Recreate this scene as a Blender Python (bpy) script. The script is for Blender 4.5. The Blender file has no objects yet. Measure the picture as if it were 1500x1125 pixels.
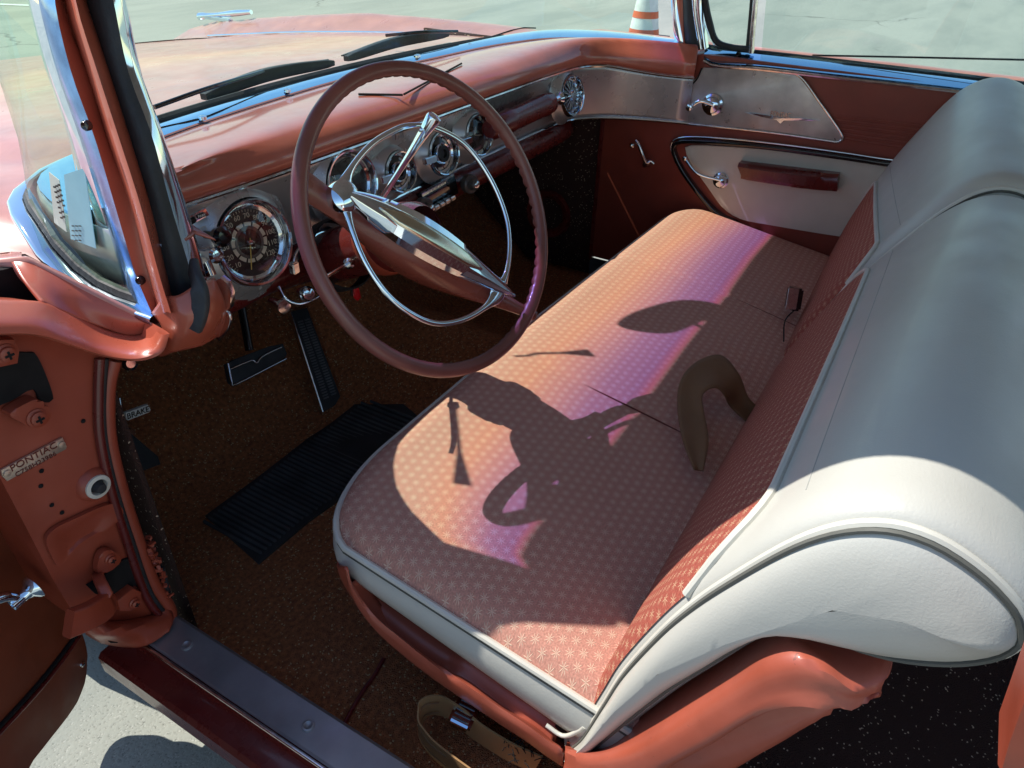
import bpy, bmesh, math, random
from mathutils import Vector, Matrix, Euler
random.seed(7)
rad = math.radians
# ------------------------------------------------------------------ scene
scn = bpy.context.scene
COL = scn.collection
# ------------------------------------------------------------------ camera calibration (photo 1500x1125)
FPX, CX, CY = 1060.0, 750.0, 562.5
def _cd(x, y): return Vector((x-CX, -(y-CY), -FPX)).normalized()
_ex = _cd(1497, -138); _ey = _cd(-1495, -227); _ey = (_ey-_ex*_ex.dot(_ey)).normalized(); _ez = _ex.cross(_ey)
ROT = Matrix((_ex, _ey, _ez))
CAM = Vector((-1.273, -0.599, 1.312))
def ray(x, y): return (ROT @ _cd(x, y)).normalized()
def P(x, y, ax, val):
    """point of a real plane (x, y or z = val) seen at a photo position"""
    i = 'xyz'.index(ax); r = ray(x, y); return CAM + r*((val-CAM[i])/r[i])
def PP(x, y, p, n):
    r = ray(x, y); return CAM + r*((Vector(p)-CAM).dot(n)/r.dot(n))
V = Vector
# ------------------------------------------------------------------ object helpers
def finish(o, parent=None, mat=None, label=None, kind=None):
    if mat is not None and not o.data.materials: o.data.materials.append(mat)
    if parent is not None: o.parent = parent
    if label: o['label'] = label
    if kind: o['kind'] = kind
    return o
def thing(name, label, cat, group=None):
    o = bpy.data.objects.new(name, None); COL.objects.link(o); o['label'] = label; o['category'] = cat
    if group: o['group'] = group
    return o
SPLIT = {'garnish_screw', 'pillar_screw', 'indicator_toggle', 'card_screw', 'plate_rivet', 'paint_chip', 'scuff_screw'}
def new(name, bm, mat, parent=None, label=None, smooth=40, kind=None, solid=0, off=0, sub=0):
    if name in SPLIT:   # every separate piece becomes an object of its own
        left = set(bm.verts); o = None
        while left:
            st = [next(iter(left))]; isl = set(st)
            while st:
                v = st.pop()
                for e in v.link_edges:
                    w2 = e.other_vert(v)
                    if w2 not in isl: isl.add(w2); st.append(w2)
            left -= isl; b2 = bmesh.new(); mp = {v: b2.verts.new(v.co) for v in isl}
            for f in {f for v in isl for f in v.link_faces}: b2.faces.new([mp[v] for v in f.verts])
            o = _new(name, b2, mat, parent, label, smooth, kind, solid, off, sub)
        bm.free(); return o
    return _new(name, bm, mat, parent, label, smooth, kind, solid, off, sub)
def _new(name, bm, mat, parent=None, label=None, smooth=40, kind=None, solid=0, off=0, sub=0):
    me = bpy.data.meshes.new(name)
    bmesh.ops.recalc_face_normals(bm, faces=bm.faces)
    bm.to_mesh(me); bm.free()
    for p in me.polygons: p.use_smooth = smooth > 0
    if smooth > 0 and smooth < 180: me.set_sharp_from_angle(angle=rad(smooth))
    o = bpy.data.objects.new(name, me); COL.objects.link(o)
    if isinstance(mat, (list, tuple)):
        for m in mat: me.materials.append(m)
    if solid:
        s = o.modifiers.new('thick', 'SOLIDIFY'); s.thickness = solid; s.offset = off
    if sub:
        s = o.modifiers.new('sub', 'SUBSURF'); s.levels = sub; s.render_levels = sub
    return finish(o, parent, None if isinstance(mat, (list, tuple)) else mat, label, kind)
def cr(pts, n, closed=False):
    """catmull-rom resample by arc length to n points"""
    pts = [V(p) for p in pts]; m = len(pts); out = []
    if m == 2 and not closed: return [pts[0].lerp(pts[1], i/(n-1)) for i in range(n)]
    segs = m if closed else m-1; dense = []
    for i in range(segs):
        if closed: a, b, c, d = pts[(i-1) % m], pts[i], pts[(i+1) % m], pts[(i+2) % m]
        else:
            b, c = pts[i], pts[i+1]; a = pts[i-1] if i else b+(b-c); d = pts[i+2] if i+2 < m else c+(c-b)
        for k in range(16):
            t = k/16; dense.append(0.5*((2*b)+(c-a)*t+(2*a-5*b+4*c-d)*t*t+(3*b-a-3*c+d)*t**3))
    dense.append(pts[0] if closed else pts[-1])
    L = [0]
    for i in range(1, len(dense)): L.append(L[-1]+(dense[i]-dense[i-1]).length)
    tot = L[-1]; cnt = n if closed else n-1; j = 0
    for i in range(n):
        s = tot*i/cnt
        while j < len(L)-2 and L[j+1] < s: j += 1
        t = (s-L[j])/max(1e-9, L[j+1]-L[j]); out.append(dense[j].lerp(dense[j+1], min(1, t)))
    return out
def add_grid(bm, rows, closeu=False, closev=False, uv=None, mi=0):
    """rows: list of lists of points"""
    vs = [[bm.verts.new(p) for p in r] for r in rows]; R = len(rows); N = len(rows[0])
    lay = bm.loops.layers.uv.verify() if uv else None
    for i in range(R if closeu else R-1):
        for j in range(N if closev else N-1):
            i2, j2 = (i+1) % R, (j+1) % N
            q = [(i, j), (i, j2), (i2, j2), (i2, j)]
            try: f = bm.faces.new([vs[a][b] for a, b in q])
            except ValueError: continue
            f.material_index = mi
            if uv:
                for l, (a, b) in zip(f.loops, q): l[lay].uv = uv[a][b]
    return vs
def loft(name, curves, n, m, mat, parent, label=None, solid=0, off=0, smooth=60, closeu=False):
    cs = [cr(c, n) for c in curves]; rows = []
    cols = [cr([c[i] for c in cs], m, closeu) if len(cs) > 2 else [cs[0][i].lerp(cs[1][i], k/(m-1)) for k in range(m)] for i in range(n)]
    bm = bmesh.new(); add_grid(bm, cols, closev=closeu)
    return new(name, bm, mat, parent, label, smooth, solid=solid, off=off)
def frames(path, closed=False, up=None):
    n = len(path); T = []; up = V(up) if up is not None else None
    for i in range(n):
        a = path[(i-1) % n] if (closed or i) else path[0]; b = path[(i+1) % n] if (closed or i < n-1) else path[-1]
        T.append((b-a).normalized())
    F = []; u = up or (V((0, 0, 1)) if abs(T[0].z) < .9 else V((0, 1, 0)))
    x = (u-T[0]*u.dot(T[0])).normalized()
    for t in T:
        if up is not None: x = (V(up)-t*V(up).dot(t)).normalized()
        else: x = (x-t*x.dot(t)).normalized()
        F.append((t, x, t.cross(x)))
    return F
def add_sweep(bm, path, prof, closed=False, up=None, scale=None, cap=True, mi=0):
    """prof: list of (a,b) closed loop; a along 'up' axis, b sideways"""
    F = frames(path, closed, up); rows = []
    for i, (p, (t, x, y)) in enumerate(zip(path, F)):
        s = scale(i/(len(path)-1)) if scale else 1
        sa, sb = s if isinstance(s, tuple) else (s, s)
        pr = prof(i/(len(path)-1)) if callable(prof) else prof
        rows.append([p+x*(a*sa)+y*(b*sb) for a, b in pr])
    vs = add_grid(bm, rows, closeu=closed, closev=True, mi=mi)
    if not closed and cap:
        for r in (vs[0], vs[-1]):
            try: bm.faces.new(r).material_index = mi
            except ValueError: pass
def circ(r, n=12, rb=None): return [(r*math.cos(2*math.pi*k/n), (rb or r)*math.sin(2*math.pi*k/n)) for k in range(n)]
def rrect(a, b, r, k=3):
    out = []
    for cx, cy, a0 in ((a/2-r, b/2-r, 0), (-a/2+r, b/2-r, 90), (-a/2+r, -b/2+r, 180), (a/2-r, -b/2+r, 270)):
        for i in range(k+1):
            t = rad(a0+90*i/k); out.append((cx+r*math.cos(t), cy+r*math.sin(t)))
    return out
def tube(name, pts, r, mat, parent, n=None, seg=12, closed=False, label=None, scale=None, prof=None, up=None):
    bm = bmesh.new(); path = cr(pts, n or max(2, 8*len(pts)), closed)
    add_sweep(bm, path, prof or circ(r, seg), closed, up, scale)
    return new(name, bm, mat, parent, label, 50)
def add_lathe(bm, prof, c, axis, seg=32, xdir=None, sx=1, sy=1, mi=0):
    """prof: (radius, height along axis)"""
    axis = V(axis).normalized(); x = V(xdir) if xdir else (V((0, 0, 1)) if abs(axis.z) < .9 else V((1, 0, 0)))
    x = (x-axis*x.dot(axis)).normalized(); y = axis.cross(x); c = V(c)
    rows = [[c+axis*h+(x*math.cos(2*math.pi*k/seg)*sx+y*math.sin(2*math.pi*k/seg)*sy)*max(r, 1e-5) for k in range(seg)] for r, h in prof]
    add_grid(bm, rows, closev=True, mi=mi)
def lathe(name, prof, c, axis, mat, parent, seg=32, label=None, xdir=None, sx=1, sy=1, smooth=35):
    bm = bmesh.new(); add_lathe(bm, prof, c, axis, seg, xdir, sx, sy); bmesh.ops.remove_doubles(bm, verts=bm.verts, dist=2e-5)
    return new(name, bm, mat, parent, label, smooth)
def add_slab(bm, poly, nrm, th, bev=0, mi=0, seg=2):
    """closed prism from a planar polygon; front face at poly, body going along -nrm"""
    nrm = V(nrm).normalized(); f = bm.faces.new([bm.verts.new(p) for p in poly]); bot = bm.faces.new([bm.verts.new(V(p)-nrm*th) for p in reversed(poly)])
    n = len(poly); a = list(f.verts); b = list(reversed(list(bot.verts))); fs = [f, bot]
    for i in range(n): fs.append(bm.faces.new([a[i], b[i], b[(i+1) % n], a[(i+1) % n]]))
    for q in fs: q.material_index = mi
    if bev:
        es = list({e for e in f.edges})
        bmesh.ops.bevel(bm, geom=es, offset=bev, segments=seg, affect='EDGES', profile=.6)
def slab(name, poly, nrm, th, mat, parent, bev=0, label=None, smooth=35):
    bm = bmesh.new(); add_slab(bm, poly, nrm, th, bev); return new(name, bm, mat, parent, label, smooth)
def add_box(bm, c, s, rot=None, bev=0, mi=0):
    M = Matrix.Translation(V(c)) @ (rot.to_4x4() if rot is not None else Matrix()) @ Matrix.Diagonal((s[0], s[1], s[2], 1))
    r = bmesh.ops.create_cube(bm, size=1, matrix=M); vs = r['verts']
    for f in {f for v in vs for f in v.link_faces}: f.material_index = mi
    if bev: bmesh.ops.bevel(bm, geom=list({e for v in vs for e in v.link_edges}), offset=bev, segments=2, affect='EDGES')
def box(name, c, s, mat, parent, rot=None, bev=0, label=None):
    bm = bmesh.new(); add_box(bm, c, s, rot, bev); return new(name, bm, mat, parent, label, 35)
def basis(n, up=(0, 0, 1)):
    """right, up, normal matrix: text/flat marks lie facing n"""
    n = V(n).normalized(); u = V(up); u = (u-n*u.dot(n)).normalized(); r = u.cross(n); return Matrix((r, u, n)).transposed()
def text(name, s, c, n, up, size, mat, parent, ext=.0004, sx=1.0, rightdir=None, label=None):
    cu = bpy.data.curves.new(name, 'FONT'); cu.body = s; cu.size = size; cu.extrude = ext; cu.align_x = 'CENTER'; cu.align_y = 'CENTER'; cu.resolution_u = 3
    t = bpy.data.objects.new('tmp', cu); COL.objects.link(t)
    dg = bpy.context.evaluated_depsgraph_get(); me = bpy.data.meshes.new_from_object(t.evaluated_get(dg)); bpy.data.objects.remove(t)
    if rightdir is not None:
        n = V(n).normalized(); r = V(rightdir).normalized(); r = (r-n*r.dot(n)).normalized(); B = Matrix((r, n.cross(r), n)).transposed()
    else: B = basis(n, up)
    me.transform(Matrix.Translation(V(c)) @ B.to_4x4() @ Matrix.Diagonal((sx, 1, 1, 1)))
    me.name = name; me.materials.clear(); o = bpy.data.objects.new(name, me); COL.objects.link(o)
    return finish(o, parent, mat, label)
# ------------------------------------------------------------------ materials
def S(r, g, b):
    f = lambda c: (c/255/12.92) if c/255 <= .04045 else ((c/255+.055)/1.055)**2.4
    return (f(r), f(g), f(b), 1)
class N:
    def __init__(s, name):
        s.m = bpy.data.materials.new(name); s.m.use_nodes = True; s.t = s.m.node_tree; s.b = s.t.nodes['Principled BSDF']; s.out = s.t.nodes['Material Output']; s._tc = None
    def n(s, ty, **k):
        d = s.t.nodes.new(ty)
        for a, v in k.items(): setattr(d, a, v)
        return d
    def l(s, a, b): s.t.links.new(a, b)
    def tc(s, w='Object'):
        if not s._tc: s._tc = s.n('ShaderNodeTexCoord')
        return s._tc.outputs[w]
    def set(s, d, k, v):
        if isinstance(v, bpy.types.NodeSocket): s.l(v, d.inputs[k])
        else: d.inputs[k].default_value = v
    def math(s, op, a, b=0, c=0):
        d = s.n('ShaderNodeMath', operation=op); s.set(d, 0, a); s.set(d, 1, b); s.set(d, 2, c); return d.outputs[0]
    def mix(s, f, a, b):
        d = s.n('ShaderNodeMix', data_type='RGBA'); s.set(d, 0, f); s.set(d, 6, a); s.set(d, 7, b); return d.outputs[2]
    def noise(s, sc, det=4, rough=.55, vec=None, out=0):
        d = s.n('ShaderNodeTexNoise'); d.inputs['Scale'].default_value = sc; d.inputs['Detail'].default_value = det; d.inputs['Roughness'].default_value = rough
        s.l(vec if vec is not None else s.tc(), d.inputs['Vector']); return d.outputs[out]
    def ramp(s, f, stops, interp='LINEAR'):
        d = s.n('ShaderNodeValToRGB'); s.l(f, d.inputs[0]); d.color_ramp.interpolation = interp; e = d.color_ramp.elements
        while len(e) < len(stops): e.new(.5)
        for q, (p, c) in zip(e, stops): q.position = p; q.color = c if len(c) == 4 else (*c, 1)
        return d.outputs[0]
    def bump(s, h, st, dist=.002):
        d = s.n('ShaderNodeBump'); d.inputs['Strength'].default_value = st; d.inputs['Distance'].default_value = dist; s.l(h, d.inputs['Height']); s.l(d.outputs[0], s.b.inputs['Normal']); return d
    def mapv(s, sc=(1, 1, 1), rot=(0, 0, 0), w='Object'):
        d = s.n('ShaderNodeMapping'); d.inputs['Scale'].default_value = sc; d.inputs['Rotation'].default_value = rot; s.l(s.tc(w), d.inputs['Vector']); return d.outputs[0]
def pmat(name, c, rough=.4, metal=0, coat=0, var=.12, nsc=14, bump=0, bsc=300, bdist=.0006, spec=.5, rvar=.1):
    k = N(name); b = k.b; nz = k.noise(nsc, 5); lo = tuple(x*(1-var) for x in c[:3])+(1,); hi = tuple(min(1, x*(1+var)) for x in c[:3])+(1,)
    k.l(k.ramp(nz, [(.3, lo), (.7, hi)]), b.inputs['Base Color'])
    r2 = k.noise(nsc*2.3, 4); k.l(k.ramp(r2, [(.3, (max(0, rough-rvar),)*3), (.75, (min(1, rough+rvar),)*3)]), b.inputs['Roughness'])
    b.inputs['Metallic'].default_value = metal; b.inputs['Coat Weight'].default_value = coat; b.inputs['Coat Roughness'].default_value = .08; b.inputs['Specular IOR Level'].default_value = spec
    if bump: k.bump(k.noise(bsc, 3), bump, bdist)
    return k
M = {}
def paintmat(name, c, rough, coat, scr=.25):
    """weathered enamel: blotches, fine scratches, chalky bloom"""
    k = pmat(name, c, rough, coat=coat, var=.16, nsc=9); b = k.b
    base = b.inputs['Base Color'].links[0].from_socket
    chalk = k.ramp(k.noise(5, 6, .6), [(.45, (0, 0, 0)), (.75, (1, 1, 1))])
    c2 = k.mix(k.math('MULTIPLY', chalk, .22), base, tuple(min(1, x*1.5+.08) for x in c[:3])+(1,))
    sp = k.ramp(k.noise(160, 2), [(.72, (0, 0, 0)), (.76, (1, 1, 1))]); c3 = k.mix(k.math('MULTIPLY', sp, scr), c2, S(90, 50, 40))
    k.l(c3, b.inputs['Base Color']); k.bump(k.noise(60, 5), .08, .001); return k.m
M['paint'] = paintmat('coral_paint', (.45, .10, .055, 1), .34, .28)
M['hoodpaint'] = paintmat('pale_coral_paint', (.48, .205, .165, 1), .36, .35)  # paler, less saturated coral than the other painted panels
M['dashpaint'] = paintmat('dash_enamel', (.43, .105, .062, 1), .42, .9)
M['jamb'] = paintmat('jamb_paint', (.30, .052, .024, 1), .45, .12, .6)
M['frame'] = paintmat('seat_frame_paint', (.37, .080, .044, 1), .45, .18, .5)
M['maroon'] = pmat('maroon_vinyl', (.25, .050, .030, 1), .45, bump=.25, bsc=420).m
M['doorcard'] = pmat('russet_door_card', (.22, .05, .02, 1), .5, bump=.2, bsc=420).m
M['dkmaroon'] = pmat('dark_maroon_paint', (.12, .014, .012, 1), .3, coat=.4).m
M['wheelrim'] = pmat('maroon_plastic', (.20, .064, .05, 1), .40, coat=.25, var=.18).m
M['spoke'] = pmat('brown_enamel', (.24, .062, .04, 1), .3, coat=.3).m
k = pmat('white_vinyl', (.52, .51, .455, 1), .40, coat=.08, var=.04, nsc=5, spec=.5); 
wr = k.math('ADD', k.math('MULTIPLY', k.noise(7, 3, .5), 1.6), k.math('ADD', k.math('MULTIPLY', k.noise(420, 3), .22), k.math('MULTIPLY', k.noise(34, 4, .6, k.mapv((1, 2.2, .8))), .22))); k.bump(wr, .4, .0025); M['vinyl'] = k.m
M['vinyltrim'] = pmat('white_vinyl_welt', (.62, .60, .52, 1), .38, var=.05).m
M['stitch'] = pmat('vinyl_stitch', (.34, .34, .31, 1), .7).m
M['dgroove'] = pmat('dark_seam', (.10, .10, .085, 1), .7).m
k = pmat('door_white_vinyl', (.60, .57, .47, 1), .42, var=.05, bump=.3, bsc=300); M['doorwhite'] = k.m
M['chrome'] = pmat('chrome', (.74, .86, .97, 1), .06, metal=1, var=.04, rvar=.04).m  # slightly blue base: part of the sky reflection is in the colour
M['bluechrome'] = pmat('sky_blue_chrome', (.20, .40, .80, 1), .16, metal=1, var=.35, nsc=30, bump=.1, bsc=120).m  # strong blue in the colour stands in for reflected sky
M['skychrome'] = pmat('sky_tinted_chrome', (.46, .74, 1.0, 1), .05, metal=1, var=.04, rvar=.03).m  # plain chrome tinted blue, painting in the sky it mirrors
M['oldchrome'] = pmat('pitted_chrome', (.70, .70, .70, 1), .18, metal=1, var=.2, nsc=60, bump=.1, bsc=200, rvar=.1).m
M['goldchrome'] = pmat('champagne_metal', (.74, .70, .55, 1), .25, metal=1, var=.1).m
k = pmat('brushed_panel', (.46, .45, .44, 1), .30, metal=.6, var=.15, nsc=6, rvar=.06)
k.bump(k.noise(40, 4, .6, k.mapv((1, 30, 30))), .12, .0008); M['silver'] = k.m
M['silverdoor'] = pmat('worn_silver_panel', (.50, .44, .42, 1), .36, metal=.7, var=.25, nsc=12, bump=.15, bsc=150).m
M['black'] = pmat('black_rubber', (.022, .024, .027, 1), .62, var=.3, bump=.5, bsc=120, bdist=.002).m
M['shadeblack'] = pmat('cavity_shade_black', (.004, .003, .003, 1), .9).m  # near-black: paints the shade of openings, also used on plain dark parts
M['blackgloss'] = pmat('black_gloss', (.006, .006, .007, 1), .12, coat=.5).m
M['dialblack'] = pmat('dial_black', (.012, .010, .010, 1), .3).m
M['white'] = pmat('white_paint', (.75, .74, .70, 1), .5, var=.05).m
M['cream'] = pmat('cream_lettering', (.55, .50, .38, 1), .5, var=.05).m
M['yellow'] = pmat('yellow_needle', (.6, .45, .10, 1), .4).m
M['red'] = pmat('red_plastic', (.5, .01, .015, 1), .25).m
M['sillmetal'] = pmat('scuffed_sill_metal', (.30, .31, .33, 1), .38, metal=.6, var=.25, nsc=8, bump=.15, bsc=60, bdist=.001).m
M['tag'] = pmat('aluminium_tag', (.60, .50, .40, 1), .42, metal=.7, var=.2, nsc=90).m
M['belt'] = pmat('tan_belt_webbing', (.34, .19, .075, 1), .75, var=.1, bump=.6, bsc=500).m
M['beltdark'] = pmat('brown_belt_webbing', (.20, .10, .042, 1), .75, var=.1, bump=.6, bsc=500).m
M['mat'] = pmat('black_mat_rubber', (.034, .035, .037, 1), .38, var=.3).m
M['matrib'] = pmat('pale_mat_rib', (.085, .085, .088, 1), .4, var=.4).m  # paler than the pad rubber so the ribs stand out
M['paperw'] = pmat('paper_sticker', (.62, .66, .58, 1), .6).m
M['paperb'] = pmat('blue_sticker', (.30, .55, .62, 1), .5).m
M['orange'] = pmat('orange_band', (.62, .12, .04, 1), .55).m
M['conew'] = pmat('white_cone_plastic', (.66, .70, .66, 1), .5).m
M['headliner'] = pmat('headliner', (.45, .42, .36, 1), .9).m
M['bakelite'] = pmat('grey_knob', (.07, .065, .06, 1), .35).m
M['radioglass'] = pmat('radio_dial_glass', (.30, .50, .60, 1), .08, metal=.9).m
M['debris'] = pmat('leaf_debris', (.20, .12, .06, 1), .9).m
# carpet: loops with sparkling light fibres
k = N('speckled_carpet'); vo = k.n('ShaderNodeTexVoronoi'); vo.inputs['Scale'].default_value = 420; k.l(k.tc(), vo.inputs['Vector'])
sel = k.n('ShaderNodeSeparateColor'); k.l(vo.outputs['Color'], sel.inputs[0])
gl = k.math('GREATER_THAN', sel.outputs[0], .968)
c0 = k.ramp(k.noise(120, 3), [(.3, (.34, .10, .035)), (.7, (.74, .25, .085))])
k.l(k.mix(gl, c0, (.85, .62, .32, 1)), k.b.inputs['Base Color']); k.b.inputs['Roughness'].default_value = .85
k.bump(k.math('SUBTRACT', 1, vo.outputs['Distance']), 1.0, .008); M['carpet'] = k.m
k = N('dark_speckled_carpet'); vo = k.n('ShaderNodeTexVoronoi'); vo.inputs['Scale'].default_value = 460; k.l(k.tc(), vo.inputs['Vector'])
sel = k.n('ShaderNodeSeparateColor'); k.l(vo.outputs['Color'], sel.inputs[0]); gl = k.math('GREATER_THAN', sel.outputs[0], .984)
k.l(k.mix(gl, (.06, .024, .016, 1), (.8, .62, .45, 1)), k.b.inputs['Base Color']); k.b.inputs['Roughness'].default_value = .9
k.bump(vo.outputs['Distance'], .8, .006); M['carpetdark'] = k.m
# star-woven fabric
def fabric(name, base, star, s=.0175):
    k = N(name); sx = k.n('ShaderNodeSeparateXYZ'); wn = k.n('ShaderNodeTexNoise'); wn.inputs['Scale'].default_value = 7; wn.inputs['Detail'].default_value = 3; k.l(k.tc('UV'), wn.inputs['Vector'])
    wm = k.n('ShaderNodeVectorMath', operation='MULTIPLY_ADD'); k.l(wn.outputs['Color'], wm.inputs[0]); wm.inputs[1].default_value = (.022, .022, 0); k.l(k.tc('UV'), wm.inputs[2]); k.l(wm.outputs[0], sx.inputs[0])
    v = k.math('DIVIDE', sx.outputs[1], s*.9); row = k.math('FLOOR', v); odd = k.math('MULTIPLY', k.math('MODULO', k.math('ADD', row, 400), 2), .5)
    u = k.math('ADD', k.math('DIVIDE', sx.outputs[0], s), odd)
    fx = k.math('SUBTRACT', k.math('FRACT', k.math('ADD', u, 400)), .5); fy = k.math('SUBTRACT', k.math('FRACT', k.math('ADD', v, 400)), .5)
    r = k.math('SQRT', k.math('ADD', k.math('MULTIPLY', fx, fx), k.math('MULTIPLY', fy, fy))); th = k.math('ARCTAN2', fy, fx)
    ry = k.math('POWER', k.math('ABSOLUTE', k.math('COSINE', k.math('MULTIPLY', th, 4))), 5)
    lim = k.math('ADD', k.math('MULTIPLY', ry, .36), .06)
    d = k.n('ShaderNodeMapRange', interpolation_type='SMOOTHSTEP'); k.l(k.math('SUBTRACT', lim, r), d.inputs[0]); d.inputs[1].default_value = -.05; d.inputs[2].default_value = .12
    wv = k.noise(1500, 1, .5, k.tc('UV')); w2 = k.noise(420, 3, .5, k.tc('UV'))
    st = k.math('MULTIPLY', d.outputs[0], k.math('ADD', k.math('MULTIPLY', wv, .9), .35))
    base2 = k.mix(k.ramp(w2, [(.35, (0, 0, 0)), (.65, (1, 1, 1))]), tuple(x*.78 for x in base)+(1,), tuple(min(1, x*1.15) for x in base)+(1,))
    fl = k.ramp(k.noise(900, 2, .6, k.tc('UV')), [(.58, (0, 0, 0)), (.66, (1, 1, 1))])
    base3 = k.mix(k.math('MULTIPLY', fl, .25), base2, (*star, 1))
    k.l(k.mix(st, base3, (*star, 1)), k.b.inputs['Base Color']); k.b.inputs['Roughness'].default_value = .75
    k.b.inputs['Specular IOR Level'].default_value = .2; k.b.inputs['Sheen Weight'].default_value = .04; k.b.inputs['Sheen Roughness'].default_value = .5; k.b.inputs['Sheen Tint'].default_value = (1, .8, .6, 1)
    k.bump(k.math('ADD', k.math('MULTIPLY', wv, .5), d.outputs[0]), .5, .0015); return k.m
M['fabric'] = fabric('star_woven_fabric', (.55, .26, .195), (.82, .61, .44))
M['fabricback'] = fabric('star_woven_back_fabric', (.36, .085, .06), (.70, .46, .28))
# glass
def glass(name, clear, band=None, gl=1.0):
    k = N(name); k.t.nodes.remove(k.b); tr = k.n('ShaderNodeBsdfTransparent'); gs = k.n('ShaderNodeBsdfGlossy'); gs.inputs['Roughness'].default_value = .0
    if band:
        sx = k.n('ShaderNodeSeparateXYZ'); k.l(k.tc(), sx.inputs[0]); mr = k.n('ShaderNodeMapRange'); k.l(sx.outputs[2], mr.inputs[0]); mr.inputs[1].default_value = band[0]; mr.inputs[2].default_value = band[1]
        k.l(k.ramp(mr.outputs[0], [(0, clear), (.28, (.96, .89, .72, 1)), (.50, (.74, .64, .84, 1)), (.74, (.40, .33, .95, 1)), (.95, (.28, .21, .85, 1)), (1, (.40, .16, .50, 1))]), tr.inputs[0])
    else: tr.inputs[0].default_value = clear
    ge = k.n('ShaderNodeNewGeometry'); dt = k.n('ShaderNodeVectorMath', operation='DOT_PRODUCT'); k.l(ge.outputs['Normal'], dt.inputs[0]); k.l(ge.outputs['Incoming'], dt.inputs[1])
    fc = k.math('SUBTRACT', 1, k.math('MINIMUM', k.math('ABSOLUTE', dt.outputs['Value']), 1)); f = k.math('MULTIPLY', k.math('ADD', .05, k.math('MULTIPLY', k.math('POWER', fc, 5), .60)), gl)
    mx = k.n('ShaderNodeMixShader'); k.l(f, mx.inputs[0]); k.l(tr.outputs[0], mx.inputs[1]); k.l(gs.outputs[0], mx.inputs[2]); k.l(mx.outputs[0], k.out.inputs[0]); return k.m
M['windshield'] = glass('tinted_windshield_glass', (.86, .985, .88, 1), (1.235, 1.405), 1.0)
M['glass'] = glass('side_glass', (.90, .97, .93, 1), None, 1.0)
M['dialglass'] = glass('dial_glass', (.93, .93, .93, 1), None, 1.6)
# ground
k = N('sunlit_pavement'); a = k.noise(320, 4, .7); b = k.noise(1.1, 6, .6, k.mapv((.35, 1.6, 1), (0, 0, .5))); c = k.noise(70, 3)
vo = k.n('ShaderNodeTexVoronoi'); vo.inputs['Scale'].default_value = 150; k.l(k.tc(), vo.inputs['Vector'])
col = k.ramp(a, [(.34, (.05, .052, .045)), (.5, (.31, .315, .27)), (.66, (.62, .62, .55))])
col2 = k.mix(k.ramp(vo.outputs['Distance'], [(.1, (0, 0, 0)), (.6, (1, 1, 1))]), col, (.35, .36, .31, 1))
col3 = k.mix(k.ramp(b, [(.42, (0, 0, 0)), (.62, (1, 1, 1))]), col2, k.mix(.55, col2, (.21, .235, .21, 1)))
ck = k.n('ShaderNodeTexVoronoi', feature='DISTANCE_TO_EDGE'); ck.inputs['Scale'].default_value = .42; nv = k.n('ShaderNodeTexNoise'); nv.inputs['Scale'].default_value = 2.5; nv.inputs['Detail'].default_value = 6; k.l(k.tc(), nv.inputs['Vector'])
mx = k.n('ShaderNodeMix', data_type='VECTOR'); mx.inputs[0].default_value = .35; k.l(k.tc(), mx.inputs[4]); k.l(nv.outputs['Color'], mx.inputs[5]); k.l(mx.outputs[1], ck.inputs['Vector'])
crk = k.ramp(ck.outputs[0], [(.0, (1, 1, 1)), (.006, (0, 0, 0))]); crm = k.math('MULTIPLY', crk, k.ramp(k.noise(.6, 2), [(.5, (0, 0, 0)), (.56, (.7, .7, .7))]))
k.l(k.mix(crm, col3, (.09, .09, .08, 1)), k.b.inputs['Base Color']); k.b.inputs['Roughness'].default_value = .85; k.bump(k.math('ADD', a, vo.outputs['Distance']), .3, .002); M['ground'] = k.m
# ================================================================== ground
bm = bmesh.new(); s = 160; GZ = .14
add_grid(bm, [[V((x, y, GZ)) for y in (-s, -20, 0, 20, s)] for x in (-s, -20, 0, 20, s)]); new('ground', bm, M['ground'], None, None, 0, kind='structure')
g = bpy.data.objects['ground']
# faint painted line far off at the upper left
bm = bmesh.new(); a = P(-40, 5, 'z', GZ); b = P(60, 9, 'z', GZ); d = (b-a).normalized(); w = d.cross(V((0, 0, 1)))*.05
a -= d*1; b += d*.2; bm.faces.new([bm.verts.new(p+V((0, 0, .004))) for p in (a-w, b-w, b+w, a+w)]); new('parking_line', bm, M['white'], None, None, 0, kind='structure')

car = thing('vintage_car', 'coral red vintage hardtop coupe with its driver door open, parked on pale pavement', 'car')
body = None
# ================================================================== windshield plan curves
def mirror(l): return l+[(-x, y) for x, y in reversed(l) if abs(x) > 1e-6]
base2 = mirror([(-.822, .13), (-.832, .25), (-.822, .345), (-.765, .455), (-.60, .525), (-.32, .57), (0, .585)])
top2 = mirror([(-.768, .24), (-.783, .32), (-.778, .375), (-.725, .388), (-.55, .38), (-.28, .372), (0, .368)])
bl2 = [(-.765, .09), (-.765, .20), (-.735, .33), (-.65, .43), (-.50, .48), (-.25, .515), (0, .53), (.25, .515), (.48, .475), (.64, .40), (.715, .28), (.735, .17), (.74, .04)]
NB = 61
glb = cr([V((x, y, .968)) for x, y in base2], NB); glt = cr([V((x, y, 1.41)) for x, y in top2], NB)
bl = cr([V((x, y, .975+.012*max(0, (x-.3)/.44))) for x, y in bl2], NB)
ZF = [(.52, .955), (.46, .952), (.40, .948), (.345, .936), (.29, .903), (.23, .884), (.13, .880)]
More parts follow.
